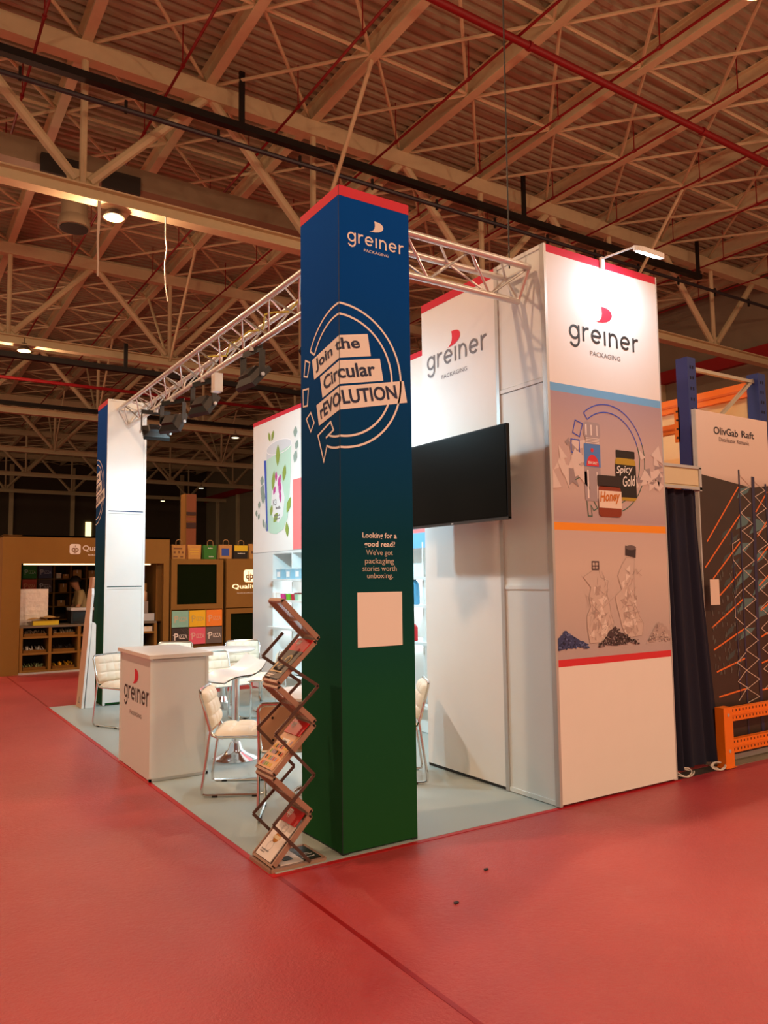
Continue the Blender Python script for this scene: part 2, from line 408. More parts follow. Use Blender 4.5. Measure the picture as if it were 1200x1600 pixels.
# ---- air duct
DUCT = M('duct_sheet', '8f7f68', .5, .3)
ad = thing('air_duct', 'boxy sheet metal air duct with round outlet behind the near girder', 'air duct', (2.2, 17.5, 11))
MB().box(-8, 9, 17.1, 18.0, 12.5, 13.1).build('duct_run', DUCT, ad)
MB().lathe([(.34, 11.45), (.34, 12.5)], (2.15, 17.5, 0), 20).build('outlet_drop', DUCT, ad, True)
MB().lathe([(.42, 11.15), (.42, 11.3), (.36, 11.45)], (2.15, 17.5, 0), 20).build('outlet_rim', DUCT, ad, True)
MB().lathe([(.36, 11.12), (.36, 11.148)], (2.15, 17.5, 0), 20).build('outlet_grille', M('grille_dark', '1c1712', .7), ad)
for x0 in (1.2, 2.75): MB().box(x0, x0+1.0, 16.9, 17.095, 12.25, 12.75).build('dark_louvre', M('grille_dark'), ad)
# ---- things hanging from the roof
WT = M('white_tape', 'e9e2d2', .6)
mb = MB(); pts = [(2.03+.01*math.sin(i), 14.0, 10.38-i*.2) for i in range(10)]
for i in range(9): mb.bar(pts[i], pts[i+1], .07-.004*i, .004, (1, 0, 0))
tag(mb.build('hanging_tape', WT), 'short white tape dangling beside the near glowing lamp', 'tape')
tag(MB().path([(3.58, 14, 10.38), (3.58, 14, 9.9), (3.62, 14, 9.6), (3.57, 14, 9.2), (3.6, 14, 8.7), (3.66, 14, 8.3)], .018, 6).build('hanging_rope', WT, None, True), 'thin white rope end dangling from the near girder, second from the lamp', 'rope')
tag(MB().tube((1.98, .2, 3.86), (2.02, .2, 14.74), .006, 6).build('drop_cable', BLACK), 'single dark cable dropping straight from the roof to the short truss', 'cable')

# ================================================================== THE STAND
carpet = MB().box(0, 2.12, 0, 6.8, 0, .005).box(2.12, 2.9, 1.5, 6.8, 0, .005).build('stand_carpet', M('stand_floor_grey', 'a4b4b2', .42, var=.04, scale=1.5))
tag(carpet, 'pale grey flooring laid under the packaging stand', 'flooring')

# ---- banner towers
TOWER_FAB = ramp_mat('tower_fabric', [(0, (.014, .085, .022)), (.22, (.01, .085, .04)), (.45, (.004, .055, .085)), (.66, (.004, .06, .21)), (.84, (.002, .07, .36)), (1, (.002, .08, .43))], .85, spec=.06)
def wrap(tx, ty):
    return lambda u, v, d=0: (tx-d, ty-u-(d if u >= 0 else 0), v) if u < -1e-9 else ((tx+u, ty-d, v) if u > 1e-9 else (tx-d, ty-d, v))
def clip_u(sh, lo, hi):
    """keep the part of each face with lo <= u <= hi"""
    vs, fs = sh; nv = []; nf = []
    for f in fs:
        p = [vs[i] for i in f]
        for c, sg in ((lo, 1), (hi, -1)):
            o = []
            for i in range(len(p)):
                a, b = p[i-1], p[i]; ia, ib = sg*(a[0]-c) >= -1e-9, sg*(b[0]-c) >= -1e-9
                if ia != ib:
                    t = (c-a[0])/(b[0]-a[0]); o.append((c, a[1]+t*(b[1]-a[1])))
                if ib: o.append(b)
            p = o
            if len(p) < 3: break
        if len(p) >= 3:
            n0 = len(nv); nv += p; nf.append(tuple(range(n0, n0+len(p))))
    return (nv, nf)
def slogan():
    """ring of arrows and three tilted boxes, centred on the tower edge (u = 0)"""
    c = 2.808; line = []; boxes = []; words = []
    ro, ri = .443, .375
    w = .013
    a0 = -112; a1 = 148
    for q0, q1 in ((a0, -90), (-90, 90), (90, a1)):
        for rr in (ro, ri): line.append(stroke(arc(0, c, rr, q0, q1, max(6, int(abs(q1-q0)/4))), w))
    line.append(stroke([arc(0, c, ro, a1, a1+1, 1)[0], arc(0, c, ri, a1, a1+1, 1)[0]], w))
    tip = [(-.13, 2.38), (-.175, 2.30), (-.28, 2.48), (-.10, 2.545), (-.06, 2.49), (-.15, 2.45)]
    line.append(stroke([(-.155, 2.402), (-.20, 2.305), (-.275, 2.478), (-.11, 2.537), (-.075, 2.48), (-.172, 2.447)], w))
    for q in ([(-.444, 3.0), (-.382, 2.972), (-.417, 2.886), (-.465, 2.9)], [(-.48, 2.812), (-.402, 2.806), (-.418, 2.697), (-.475, 2.702)], [(-.432, 2.611), (-.372, 2.642), (-.325, 2.57), (-.372, 2.52)]):
        line.append(stroke(q, w*.85, True))
    def para(a, b, c_, d): return ([a, b, c_, d], [(0, 1, 2, 3)])
    boxes.append(para((-.323, 2.846), (.222, 2.952), (.2, 3.088), (-.353, 2.980)))
    boxes.append(para((-.214, 2.706), (.312, 2.808), (.288, 2.946), (-.245, 2.846)))
    boxes.append(para((-.262, 2.538), (.49, 2.69), (.465, 2.826), (-.295, 2.675)))
    words.append(text('Join the', -.295, 2.882, .455, .092, .022, 11))
    words.append(text('Circular', -.188, 2.745, .455, .088, .022, 11))
    words.append(text('rEVOLUTION', -.235, 2.574, .665, .088, .026, 11.4))
    return line, boxes, words
def tower(tx, ty, wx, wy, label, front, wall=False):
    t = thing('banner_tower', label, 'tower', (tx+wx/2, ty+wy/2, 0))
    e = .012
    fab = MB().box(tx, tx+wx, ty, ty+wy, .016, 3.935)
    f = fab.build('banner_cover', TOWER_FAB, t)
    MB().box(tx-.001, tx+wx+.001, ty-.001, ty+wy+.001, 3.935, 4.0).build('red_top_band', BAND_RED, t)
    for cx, cy in ((tx, ty), (tx+wx, ty), (tx, ty+wy), (tx+wx, ty+wy)):
        sx = 1 if cx == tx else -1; sy = 1 if cy == ty else -1
        MB().box(min(cx, cx+sx*.04), max(cx, cx+sx*.04), min(cy, cy+sy*.04), max(cy, cy+sy*.04), 0.006, .016).build('foot', BLACKM, t)
    line, boxes, words = slogan()
    if front:
        fn = wrap(tx, ty)
        cut = lambda L: [c for s in L for c in (clip_u(s, -.6, 0), clip_u(s, 0, .6)) if c[1]]
        # the corner is split so that nothing bridges the edge
        def put(name, L, mat, d):
            for k, (lo, hi) in enumerate(((-.6, 0), (0, .6))):
                sh = [clip_u(s, lo, hi) for s in L]; sh = [s for s in sh if s[1]]
                ff = (lambda u, v, dd: (tx-dd, ty-u, v)) if k == 0 else (lambda u, v, dd: (tx+u, ty-dd, v))
                decals(name, sh, ff, mat, f, d)
        put('ring_print', line, PRINT_W, .002); put('slogan_box', boxes, PRINT_W, .002); put('slogan_lettering', words, M('print_navy', '0b2350', .6, var=0), .004)
        MB().box(tx-.003, tx+.0, ty-.003, ty+.0, .016, 4.0).build('corner_seam', M('seam_dark', '0a1a2a', .6), f)
        m = MY(ty)
        decal('logo_lettering', greiner(tx+.061, 3.655, .062, .418), m, PRINT_W, f)
        decal('logo_drop', [drop(tx+.222, 3.752, .104, .074)], m, PRINT_W, f)
        decal('logo_subtitle', [text('PACKAGING', tx+.18, 3.612, .182, .018, .0)], m, PRINT_W, f)
        decal('caption_bold', [text('Looking for a', tx+.149, 1.815, .247, .043, .018), text('good read?', tx+.162, 1.762, .222, .043, .018)], m, PRINT_W, f)
        decal('caption_lettering', [text("We've got", tx+.174, 1.712, .192, .043), text('packaging', tx+.166, 1.66, .208, .043), text('stories worth', tx+.148, 1.624, .245, .034), text('unboxing.', tx+.18, 1.572, .186, .041)], m, M('print_pale', 'cfc8bc', .6, var=0), f)
        decal('blank_code_square', [rect(tx+.11, 1.173, tx+.43, 1.498)], m, PRINT_W, f)
    else:
        fn = lambda u, v, d=0: (tx-d, ty+wy-u, v)
        for nm, L, mt, d in (('ring_print', line, PRINT_W, .002), ('slogan_box', boxes, PRINT_W, .002), ('slogan_lettering', words, M('print_navy'), .004)):
            sh = [clip_u(s, 0.001, wy-.003) for s in L]; decals(nm, [s for s in sh if s[1]], fn, mt, f, d)
        for z0, z1 in ((.03, .52), (.54, 1.5), (1.52, 2.49), (2.51, 3.985)):
            MB().box(tx+.03, tx+wx-.02, ty-.008, ty, z0+.01, z1).build('white_panel', WHITE, t)
        for z in (.525, 1.505, 2.495, 3.99): MB().box(tx+.03, tx+wx-.02, ty-.014, ty, z-.012, z+.012).build('cross_rail', WHITE, t)
        for x in (tx, tx+wx-.02): MB().box(x, x+.03, ty-.018, ty, .01, 4.0).build('corner_post', WHITE, t)
    return t
tower(.4284, .026, .5218, .513, 'blue to green banner tower at the front corner, slogan wrapped around its edge', True)
tower(.577, 6.477, .50, .55, 'far blue banner tower with a white panelled face towards the truss', False)

# ---- lighting trusses
def truss(name, label, a, b, side):
    """triangular truss, apex down, from a to b (centre of the two upper chords)"""
    a, b = Vector(a), Vector(b); s = Vector(side); t = thing(name, label, 'truss', (a+b)/2)
    A = [(a+s*k, b+s*k) for k in (-.13, .13)] + [(a-Vector((0, 0, .22)), b-Vector((0, 0, .22)))]
    for p, q in A: MB().tube(p, q, .025, 10).build('chord', TRUSS, t, True)
    L = (b-a).length; n = max(4, round(L/.28)); d = (b-a)/n
    for i in range(n):
        for c0, c1 in ((0, 2), (1, 2), (0, 1)):
            p = A[c0][0]+d*(i if i % 2 == 0 else i+1); q = A[c1][0]+d*(i+1 if i % 2 == 0 else i)
            if c0 == 0 and c1 == 1: p, q = A[0][0]+d*i, A[1][0]+d*(i+1)
            MB().tube(p, q, .009, 6).build('web_bar', TRUSS, t, True)
        p = A[0][0]+d*(i+1); q = A[2][0]+d*(i+1)
        if i % 2: MB().tube(p, A[2][0]+d*i, .009, 6).build('web_bar', TRUSS, t, True)
    for k in (0, n):
        for c0, c1 in ((0, 1), (0, 2), (1, 2)): MB().tube(A[c0][0]+d*k, A[c1][0]+d*k, .014, 6).build('end_bar', TRUSS, t, True)
    return t
truss('lighting_truss', 'long triangular aluminium truss spanning between the two blue towers', (.84, .55, 3.87), (.84, 6.45, 3.87), (1, 0, 0))
truss('lighting_truss', 'short triangular aluminium truss from the front tower to the logo wall', (.97, .22, 3.85), (2.075, .22, 3.85), (0, 1, 0))
# power cable loops lying in the truss
tag(MB().path([(.84+.05*math.sin(i*1.3), 1.3+i*.16, 3.79+.035*math.sin(i*2.1)) for i in range(14)], .008, 6).build('truss_cable', M('yellow_cable', 'c9bf3a', .5), None, True), 'yellowish power cable coiled inside the long truss', 'cable')

# ---- floodlights
FLENS = M('flood_lens', 'f4faff', .4, emit=10., var=0)
def flood(y, target, label, w=1.0, x=.84):
    z = 3.36; c = Vector((x, y, z)); t = thing('floodlight', label, 'floodlight', (x, y, z), 'black floodlights under the long truss')
    d = (Vector(target)-c).normalized(); q = d.to_track_quat('-Z', 'Y').to_matrix().to_4x4(); q.translation = c
    # housing: shallow tapered box, lens towards -Z of the frame
    body = []
    for zz, hw, hh in ((-.035, .15, .12), (.01, .15, .12), (.05, .09, .07), (.075, .08, .06)):
        body += [q @ Vector((sx*hw, sy*hh, zz)) for sx, sy in ((-1, -1), (1, -1), (1, 1), (-1, 1))]
    fs = [(3, 2, 1, 0), (12, 13, 14, 15)]
    for i in range(3): fs += [(i*4+k, i*4+(k+1) % 4, (i+1)*4+(k+1) % 4, (i+1)*4+k) for k in range(4)]
    MB().add(body, fs).build('housing', BLACK, t)
    MB().add([q @ Vector((sx*.13, sy*.10, -.037)) for sx, sy in ((-1, -1), (1, -1), (1, 1), (-1, 1))], [(0, 1, 2, 3)]).build('lens', FLENS, t)
    s = q.to_3x3() @ Vector((1, 0, 0))
    top = Vector((x, y, 3.60))
    for sg in (-1, 1): MB().bar(c+s*sg*.165, top+s*sg*.165-Vector((0, 0, .02)), .008, .06, s).build('yoke_arm', BLACK, t)
    MB().bar(top-s*.17, top+s*.17, .05, .01).build('yoke_bridge', BLACK, t)
    for sg in (-1, 1): MB().tube(c+s*sg*.165, c+s*sg*.185, .018, 8).build('pivot_bolt', ALU, t)
    MB().tube(top, (x, y, 3.64), .03, 8).build('clamp', ALU, t)
    light('flood_light', 'SPOT', c+d*.05, FLOOD_W*w, FLOOD_COL, t, target, .06, math.radians(170), 1.0)
flood(5.2, (.98, 6.47, 1.9), 'floodlight nearest the far white tower face, tilted towards it', .2)
flood(4.55, (2.9, 5.7, 2.0), 'second floodlight from the far white tower face', 1.0)
flood(3.55, (2.8, 4.3, 1.8), 'floodlight beside the little white box on the truss', 1.35)
flood(2.3, (2.6, 2.5, 1.7), 'floodlight at the middle of the long truss', 1.35)
flood(1.02, (2.2, 1.6, 2.0), 'largest looking floodlight, partly hidden by the front blue tower', .12)
pb = thing('truss_socket_box', 'small white socket box clipped under the long truss', 'box', (.84, 3.17, 3.4))
MB().box(.80, .88, 3.12, 3.22, 3.42, 3.60).build('box_body', WHITE, pb); MB().box(.798, .80, 3.13, 3.21, 3.44, 3.58).build('box_lid', M('off_white_lid', 'd8d6cf', .5), pb)

# ---- right wall block with logo wall and printed front
lw = thing('logo_wall', 'white stand wall with printed logo facing the tables and a television', 'wall', (2.6, .75, 0))
lwf = MB().box(2.11, 2.14, .52, 1.5, .03, 3.93).build('fabric_panel', FABRIC_W, lw)
MB().box(2.108, 2.14, .52, 1.5, 3.93, 4.0).build('red_top_band', BAND_RED, lw)
for z0, z1 in ((.04, 1.49), (1.52, 2.98), (3.02, 3.98)): MB().box(2.118, 2.14, .02, .485, z0, z1).build('white_panel', WHITE, lw)
for z in (.025, 1.505, 3.0, 3.99): MB().box(2.11, 2.14, .02, .485, z-.015, z+.015).build('cross_rail', WHITE, lw)
for y in (-.02, .485): MB().box(2.103, 2.14, y, y+.035, .008, 4.0).build('upright_post', ALU, lw)
MB().box(2.14, 2.88, 1.45, 1.5, .01, 4.0).build('return_panel', M('return_panel_cream', 'dccfb6', .6), lw)
MB().box(3.34, 3.375, -.02, 1.5, .01, 4.0).build('side_panel', WHITE, lw)
MB().box(2.14, 3.34, .02, .05, .01, 3.98).build('back_frame', WHITE, lw)
MB().box(2.115, 2.14, .52, 1.5, .008, .03).build('base_rail', BLACKM, lw)
m = MX(2.11)
decal('logo_lettering', greiner(-1.425, 3.385, .125, .80), m, LOGO_SOFT, lwf, .003)
decal('logo_drop', [drop(-1.135, 3.52, .18, .13)], m, LOGO_RED, lwf, .003)
decal('logo_subtitle', [text('PACKAGING', -1.215, 3.27, .34, .034)], m, LOGO_SOFT, lwf, .003)
# printed front panel
pf = thing('printed_panel', 'tall printed panel with logo, jars and crushed bottles at the stand corner', 'panel', (2.73, -.02, 0))
PW0, PW1 = 2.125, 3.356; PY = -.025
GREYP = ramp_mat('print_grey_backdrop', [(0, 'b9aeb4'), (.12, 'c2b6b4'), (.35, 'd4c4bc'), (.48, 'cdbcb8'), (.52, 'b7a4aa'), (.62, 'c8b6b2'), (.8, 'c6b2b0'), (1, 'ab98a4')], .6, span=2.0)
def strip(name, z0, z1, mat): return MB().box(PW0, PW1, PY, PY+.04, z0, z1).build(name, mat, pf)
strip('white_foot_field', .02, .95, FABRIC_W); strip('red_stripe', .95, 1.0, M('band_coral', 'd8323a', .6, var=0))
BP = MB().box(PW0, PW1, PY, PY+.04, 1.0, 1.91).build('bottle_picture', GREYP, pf, org=(2.73, -.02, .95)); 
strip('orange_stripe', 1.91, 1.965, BAND_OR)
JP = MB().box(PW0, PW1, PY, PY+.04, 1.965, 2.915).build('jar_picture', GREYP, pf, org=(2.73, -.02, .95))
strip('blue_stripe', 2.915, 2.975, BAND_BLUE); LF = strip('white_logo_field', 2.975, 3.94, FABRIC_W); strip('red_top_band', 3.94, 4.0, BAND_RED)
MB().box(2.104, 2.127, PY-.004, PY+.04, .008, 4.0).build('corner_profile', ALU, pf)
MB().box(PW1, PW1+.012, PY-.002, PY+.04, .02, 4.0).build('edge_profile', ALU, pf)
m = MY(PY)
decal('logo_lettering', greiner(2.343, 3.33, .112, .77), m, LOGO_GREY, LF)
decal('logo_drop', [drop(2.635, 3.503, .183, .13)], m, LOGO_RED, LF)
decal('logo_subtitle', [text('PACKAGING', 2.56, 3.232, .335, .036)], m, LOGO_SOFT, LF)
# picture 1: ring, mill, jars, shards
BLUEL = M('print_ring_blue', '2f52c8', .6, var=0); TEALL = M('print_ring_green', '3f6a5c', .6, var=0)
rc, rz = 2.72, 2.46
ro, ri = .412, .352
decals('ring_print', [stroke(arc(rc, rz, ro, 20, 128, 30), .008), stroke(arc(rc, rz, ri, 20, 128, 30), .008), stroke([arc(rc, rz, ro, 128, 129, 1)[0], arc(rc, rz, ri, 128, 129, 1)[0]], .008)] +
      [stroke(q, .008, True) for q in ([(2.375, 2.72), (2.45, 2.70), (2.415, 2.60), (2.345, 2.625)], [(2.325, 2.575), (2.41, 2.575), (2.41, 2.475), (2.325, 2.48)])], m, BLUEL, JP)
decals('ring_print', [stroke(arc(rc, rz, ro, 20, -72, 30), .008), stroke(arc(rc, rz, ri, 20, -72, 30), .008), stroke([(2.335, 2.43), (2.4, 2.41), (2.425, 2.31), (2.36, 2.28)], .008, True),
      stroke([(2.46, 2.22), (2.62, 2.20), (2.60, 2.15), (2.53, 2.15), (2.58, 2.08), (2.54, 2.06), (2.51, 2.1), (2.52, 2.02), (2.48, 2.02)], .008, True)], m, TEALL, JP)
rng = random.Random(3)
sh1, sh2 = [], []
for i in range(46):
    left = i % 2 == 0
    cx = rng.uniform(2.14, 2.48) if left else rng.uniform(3.0, 3.33); cz = 2.2+abs(rng.gauss(0, .16))+.05
    if cz > 2.75: cz = 2.4
    a = rng.uniform(0, 6.28); L = rng.uniform(.04, .13)
    p = [(cx+L*math.cos(a), cz+L*math.sin(a)), (cx+L*.5*math.cos(a+2.2), cz+L*.6*math.sin(a+2.2)), (cx+L*.8*math.cos(a+3.9), cz+L*.8*math.sin(a+3.9))]
    p = [(min(max(u, 2.13), 3.35), v) for u, v in p]
    (sh1 if rng.random() < .62 else sh2).append((p, [(0, 1, 2)]))
decals('glass_shards', sh1, m, M('print_shard_pale', 'dccfca', .6, var=0), JP, .0015); decals('glass_shards', sh2, m, M('print_shard_grey', '9c8f93', .6, var=0), JP, .0018)
GLASSP = M('print_glass_grey', 'a79ca2', .6, var=0); 
decal('mill_picture', [rrect(2.455, 2.60, 2.635, 2.72, .03), rrect(2.475, 2.55, 2.62, 2.62, .01), rrect(2.452, 2.13, 2.625, 2.56, .02)], m, GLASSP, JP, .003)
decal('mill_highlight', [rect(2.475, 2.62, 2.49, 2.70), rect(2.53, 2.62, 2.545, 2.70), rect(2.595, 2.62, 2.605, 2.7), rect(2.48, 2.15, 2.495, 2.36), rect(2.58, 2.15, 2.59, 2.35)] + [rect(2.475, 2.56+.012*i, 2.62, 2.565+.012*i) for i in range(4)], m, M('print_highlight', 'efe7e4', .6, var=0), JP, .004)
decal('mill_label', [rect(2.456, 2.385, 2.628, 2.555)], m, M('print_label_blue', '4f86cf', .6, var=0), JP, .004)
decal('mill_label_badge', [tri(arc(2.542, 2.39, .066, 0, 180, 16, .085)), tri(arc(2.54, 2.51, .016, 0, 340, 12))], m, M('print_label_red', 'd8303a', .6, var=0), JP, .005)
decal('mill_lettering', [text('SEA SALT', 2.492, 2.405, .10, .02, .02)], m, PRINT_W, JP, .006)
JARK = M('print_jar_dark', '17120f', .6, var=0); AMB = M('print_honey_amber', '8a3410', .6, var=0); GOLD = M('print_gold', 'b59a2a', .6, var=0)
decal('jar_picture_lid', [rrect(2.80, 2.475, 3.015, 2.535, .008)], m, JARK, JP, .003); decal('jar_picture_glass', [rrect(2.79, 2.15, 3.02, 2.475, .03)], m, GOLD, JP, .003)
decal('jar_picture_label', [rect(2.788, 2.175, 3.022, 2.425)], m, JARK, JP, .004)
decal('jar_lettering', [text('Spicy', 2.80, 2.335, .19, .075, .01, 6, .3), text('Gold', 2.87, 2.255, .145, .08, .01, 6, .3)], m, PRINT_W, JP, .005)
decal('jar_picture_lid', [rrect(2.583, 2.245, 2.838, 2.33, .012)], m, M('print_lid_brown', '2c1d1a', .6, var=0), JP, .006); decal('jar_picture_glass', [rrect(2.592, 2.02, 2.838, 2.25, .03)], m, AMB, JP, .006)
decal('jar_picture_label', [rect(2.594, 2.085, 2.842, 2.215)], m, M('print_label_cream', 'ecdccb', .6, var=0), JP, .007)
decal('jar_lettering', [text('Honey', 2.605, 2.105, .225, .10, .03, 4, .3)], m, M('print_honey_orange', 'c8741c', .6, var=0), JP, .008)
# picture 2: crushed bottles and pellets
def crumple(cx, z0, z1, outline):
    return [(cx+a, z0+b*(z1-z0)) for a, b in outline]
PALE = M('print_bottle_clear', 'd0c1ba', .6, var=0); LINE = M('print_bottle_line', 'b3a39e', .6, var=0)
b1 = [(2.50, 1.62), (2.57, 1.62), (2.585, 1.57), (2.664, 1.545), (2.645, 1.46), (2.673, 1.36), (2.68, 1.3), (2.71, 1.24), (2.69, 1.17), (2.63, 1.1), (2.45, 1.1), (2.43, 1.2), (2.427, 1.29), (2.47, 1.36), (2.455, 1.42), (2.48, 1.5), (2.402, 1.575)]
b2 = [(2.875, 1.72), (2.965, 1.71), (2.955, 1.6), (2.95, 1.45), (2.955, 1.36), (3.0, 1.27), (3.041, 1.22), (3.02, 1.13), (2.85, 1.12), (2.80, 1.2), (2.78, 1.27), (2.75, 1.36), (2.735, 1.43), (2.81, 1.48), (2.77, 1.58), (2.82, 1.66)]
decal('bottle_print', [tri(b1)], m, PALE, BP, .002); decal('bottle_print', [tri(b2)], m, PALE, BP, .002)
ln = [stroke(b1, .004, True), stroke(b2, .004, True)]
rng = random.Random(5)
for cx, w_, lo, hi in ((2.56, .09, 1.13, 1.55), (2.9, .09, 1.15, 1.65)):
    for i in range(26):
        z = rng.uniform(lo, hi); a = (cx+rng.uniform(-w_, w_), z); ln.append(stroke([a, (a[0]+rng.uniform(-.07, .07), z+rng.uniform(-.08, .08)), (a[0]+rng.uniform(-.07, .07), z+rng.uniform(-.05, .05))], .003))
decal('bottle_creases', ln, m, LINE, BP, .003)
for cx, w_, lo, hi, mt in ((2.56, .085, 1.14, 1.55, 'e6dbd5'), (2.9, .085, 1.15, 1.68, 'e6dbd5'), (2.56, .085, 1.12, 1.5, 'b7a59f'), (2.9, .08, 1.15, 1.6, 'b7a59f')):
    fc = []
    for i in range(16):
        u, v = cx+rng.uniform(-w_, w_), rng.uniform(lo, hi); a = rng.uniform(0, 6); L_ = rng.uniform(.02, .05)
        fc.append(([(u+L_*math.cos(a), v+L_*math.sin(a)), (u+L_*.5*math.cos(a+1.9), v+L_*.7*math.sin(a+1.9)), (u+L_*.6*math.cos(a+4), v+L_*.9*math.sin(a+4))], [(0, 1, 2)]))
    tag(decal('bottle_facets', fc, m, M('print_facet_'+mt, mt, .6, var=0), BP, .0025), kind='stuff')
decal('bottle_neck_print', [rect(2.497, 1.625, 2.573, 1.635), rect(2.5, 1.65, 2.57, 1.658), rect(2.497, 1.68, 2.573, 1.69), rect(2.497, 1.625, 2.505, 1.69), rect(2.565, 1.625, 2.573, 1.69), rect(2.53, 1.63, 2.535, 1.69)], m, M('print_neck_dark', '4a3b40', .6, var=0), BP, .003)
decal('bottle_cap_print', [([(2.863, 1.735), (2.98, 1.715), (2.988, 1.785), (2.868, 1.808)], [(0, 1, 2, 3)])], m, M('print_cap', '3a3136', .6, var=0), BP, .003)
decal('bottle_cap_print', [tri(arc(2.928, 1.793, .06, 0, 350, 20, .018))], m, M('print_cap_top', '6b5f62', .6, var=0), BP, .004)
def pile(pts, mats, seed, n):
    r = random.Random(seed); shs = [[] for _ in mats]
    dense = []
    for (a, b) in zip(pts, pts[1:]+pts[:1]):
        for k in range(5):
            f = k/5; dense.append((a[0]+(b[0]-a[0])*f+(r.uniform(-.004, .004) if f else 0), a[1]+(b[1]-a[1])*f+(r.uniform(-.008, .01) if f else 0)))
    dense = [(min(max(u, 2.127), 3.354), v) for u, v in dense]
    decal('pellet_pile', [tri(dense)], m, mats[0], BP, .0035)
    us = [p[0] for p in pts]; ap = max(pts, key=lambda p: p[1]); zb = min(p[1] for p in pts)
    for i in range(n):
        u = r.uniform(min(us), max(us)); k = (u-min(us))/(ap[0]-min(us)) if u < ap[0] else (max(us)-u)/(max(us)-ap[0])
        v = zb+r.random()*max(0, k)*(ap[1]-zb); s_ = r.uniform(.006, .013); a = r.uniform(0, 6)
        shs[1+i % (len(mats)-1)].append(([(u+s_*math.cos(a+j*2.1), v+s_*math.sin(a+j*2.1)) for j in range(3)], [(0, 1, 2)]))
    for s_, mt in zip(shs[1:], mats[1:]): decal('pellet_grains', s_, m, mt, BP, .0045)
pile([(2.13, 1.07), (2.13, 1.15), (2.2, 1.2), (2.3, 1.15), (2.44, 1.095), (2.36, 1.075)], [M('print_pellet_blue', '3a4778', .6, var=0), M('print_pellet_blue2', '6272a8', .6, var=0), M('print_pellet_blue3', '1f2748', .6, var=0)], 1, 90)
pile([(2.535, 1.085), (2.6, 1.12), (2.66, 1.18), (2.717, 1.21), (2.78, 1.16), (2.9, 1.1), (2.98, 1.098), (2.95, 1.085), (2.75, 1.07)], [M('print_pellet_dark', '4a3c42', .6, var=0), M('print_pellet_grey', '8d8286', .6, var=0), M('print_pellet_black', '1d1518', .6, var=0)], 2, 130)
pile([(3.076, 1.075), (3.12, 1.13), (3.18, 1.2), (3.221, 1.226), (3.28, 1.19), (3.352, 1.15), (3.352, 1.085)], [M('print_pellet_pale', 'b5a5a2', .6, var=0), M('print_pellet_white', 'd8cac4', .6, var=0), M('print_pellet_mid', '8a7a7a', .6, var=0)], 3, 80)

# ---- arm lamp over the printed panel
al = thing('arm_lamp', 'white arm spotlight reaching out over the top of the printed panel', 'lamp', (2.72, -.03, 3.96))
MB().box(2.70, 2.73, -.05, -.0265, 3.93, 4.02).build('clip', WHITE, al)
MB().tube((2.715, -.035, 4.01), (2.70, -.36, 3.98), .008, 8).build('arm', WHITE, al, True)
hc = Vector((2.83, -.38, 3.945))
mb = MB(); mb.prism([(a, b) for a, b in arc(-.1, 0, .05, 90, 270, 8)+arc(.1, 0, .05, -90, 90, 8)], lambda u, v, d: (hc.x+u, hc.y+v*.9, hc.z+d+v*.35), -.004, .035); mb.build('lamp_head', WHITE, al, True)
MB().prism([(a, b) for a, b in arc(-.09, 0, .038, 90, 270, 8)+arc(.09, 0, .038, -90, 90, 8)], lambda u, v, d: (hc.x+u, hc.y+v*.9, hc.z+d+v*.35), -.009, -.005).build('led_face', M('led_face', 'ffffff', .5, emit=14., var=0), al)
light('arm_led', 'AREA', (2.83, -.36, 3.925), 6.8, LED_COL, al, (2.72, -.025, 3.2), .2, size_y=.06)

# ---- shelf wall at the back of the stand
sw = thing('shelf_wall', 'white back wall of the stand with cup poster and lit shelves', 'wall', (2.95, 4.3, 0))
PPN = MB().box(2.89, 2.95, 2.2, 7.045, 2.0, 3.94).build('poster_panel', FABRIC_W, sw)
MB().box(2.888, 2.95, 2.2, 7.045, 3.94, 4.0).build('red_top_band', BAND_RED, sw)
MB().box(2.89, 2.95, 6.35, 7.045, .01, 1.995).build('side_field', WHITE, sw)
MB().box(3.2, 3.24, 1.5, 6.36, .01, 2.0).build('niche_back', WHITE, sw)
MB().box(2.89, 2.95, 1.5, 6.35, .01, .3).build('base_field', WHITE, sw)
MB().box(2.89, 3.2, 1.5, 6.35, 1.96, 2.0).build('niche_top', WHITE, sw)
for y in (6.33, 5.7, 4.3, 2.62): MB().box(2.885, 3.2, y-.012, y+.012, .3, 1.96).build('divider', WHITE, sw)
for z in (1.6, 1.31, .93, .3):
    MB().box(2.80, 3.2, 1.5, 6.35, z-.03, z).build('shelf', WHITE, sw)
for z in (1.57, 1.28, .9):
    MB().box(3.1, 3.14, 1.5, 6.3, z-.012, z-.002).build('led_strip', M('led_strip', 'ffffff', .5, emit=9., var=0), sw)
m = MX(2.89)
decal('coral_field', [rect(-5.67, 2.0, -2.3, 2.97)], m, M('print_coral', 'f08080', .6, var=0), PPN)
decal('sky_field', [rect(-2.85, 1.9, -2.3, 2.06)], m, BAND_BLUE, PPN, .003)
MINT = M('print_mint', 'bfe3cf', .6, var=0); LEAF = M('print_leaf', '8fa84a', .6, var=0); LEAF2 = M('print_leaf_grey', '8fa69c', .6, var=0); PINK = M('print_pink', 'c44a9a', .6, var=0)
decal('cup_print', [tri([(-6.56, 3.36), (-5.72, 3.47), (-5.74, 3.1), (-5.80, 2.62), (-5.84, 2.45), (-5.98, 2.30), (-6.2, 2.245), (-6.42, 2.27), (-6.5, 2.31), (-6.53, 2.8)])], m, MINT, PPN, .003)
decal('cup_rim_print', [tri(arc(-6.13, 3.5, .42, 0, 350, 28, .10)), tri([(-6.55, 3.5), (-5.71, 3.5), (-5.72, 3.44), (-6.55, 3.33)])], m, M('print_cup_clear', 'd6dde2', .6, var=0), PPN, .0025)
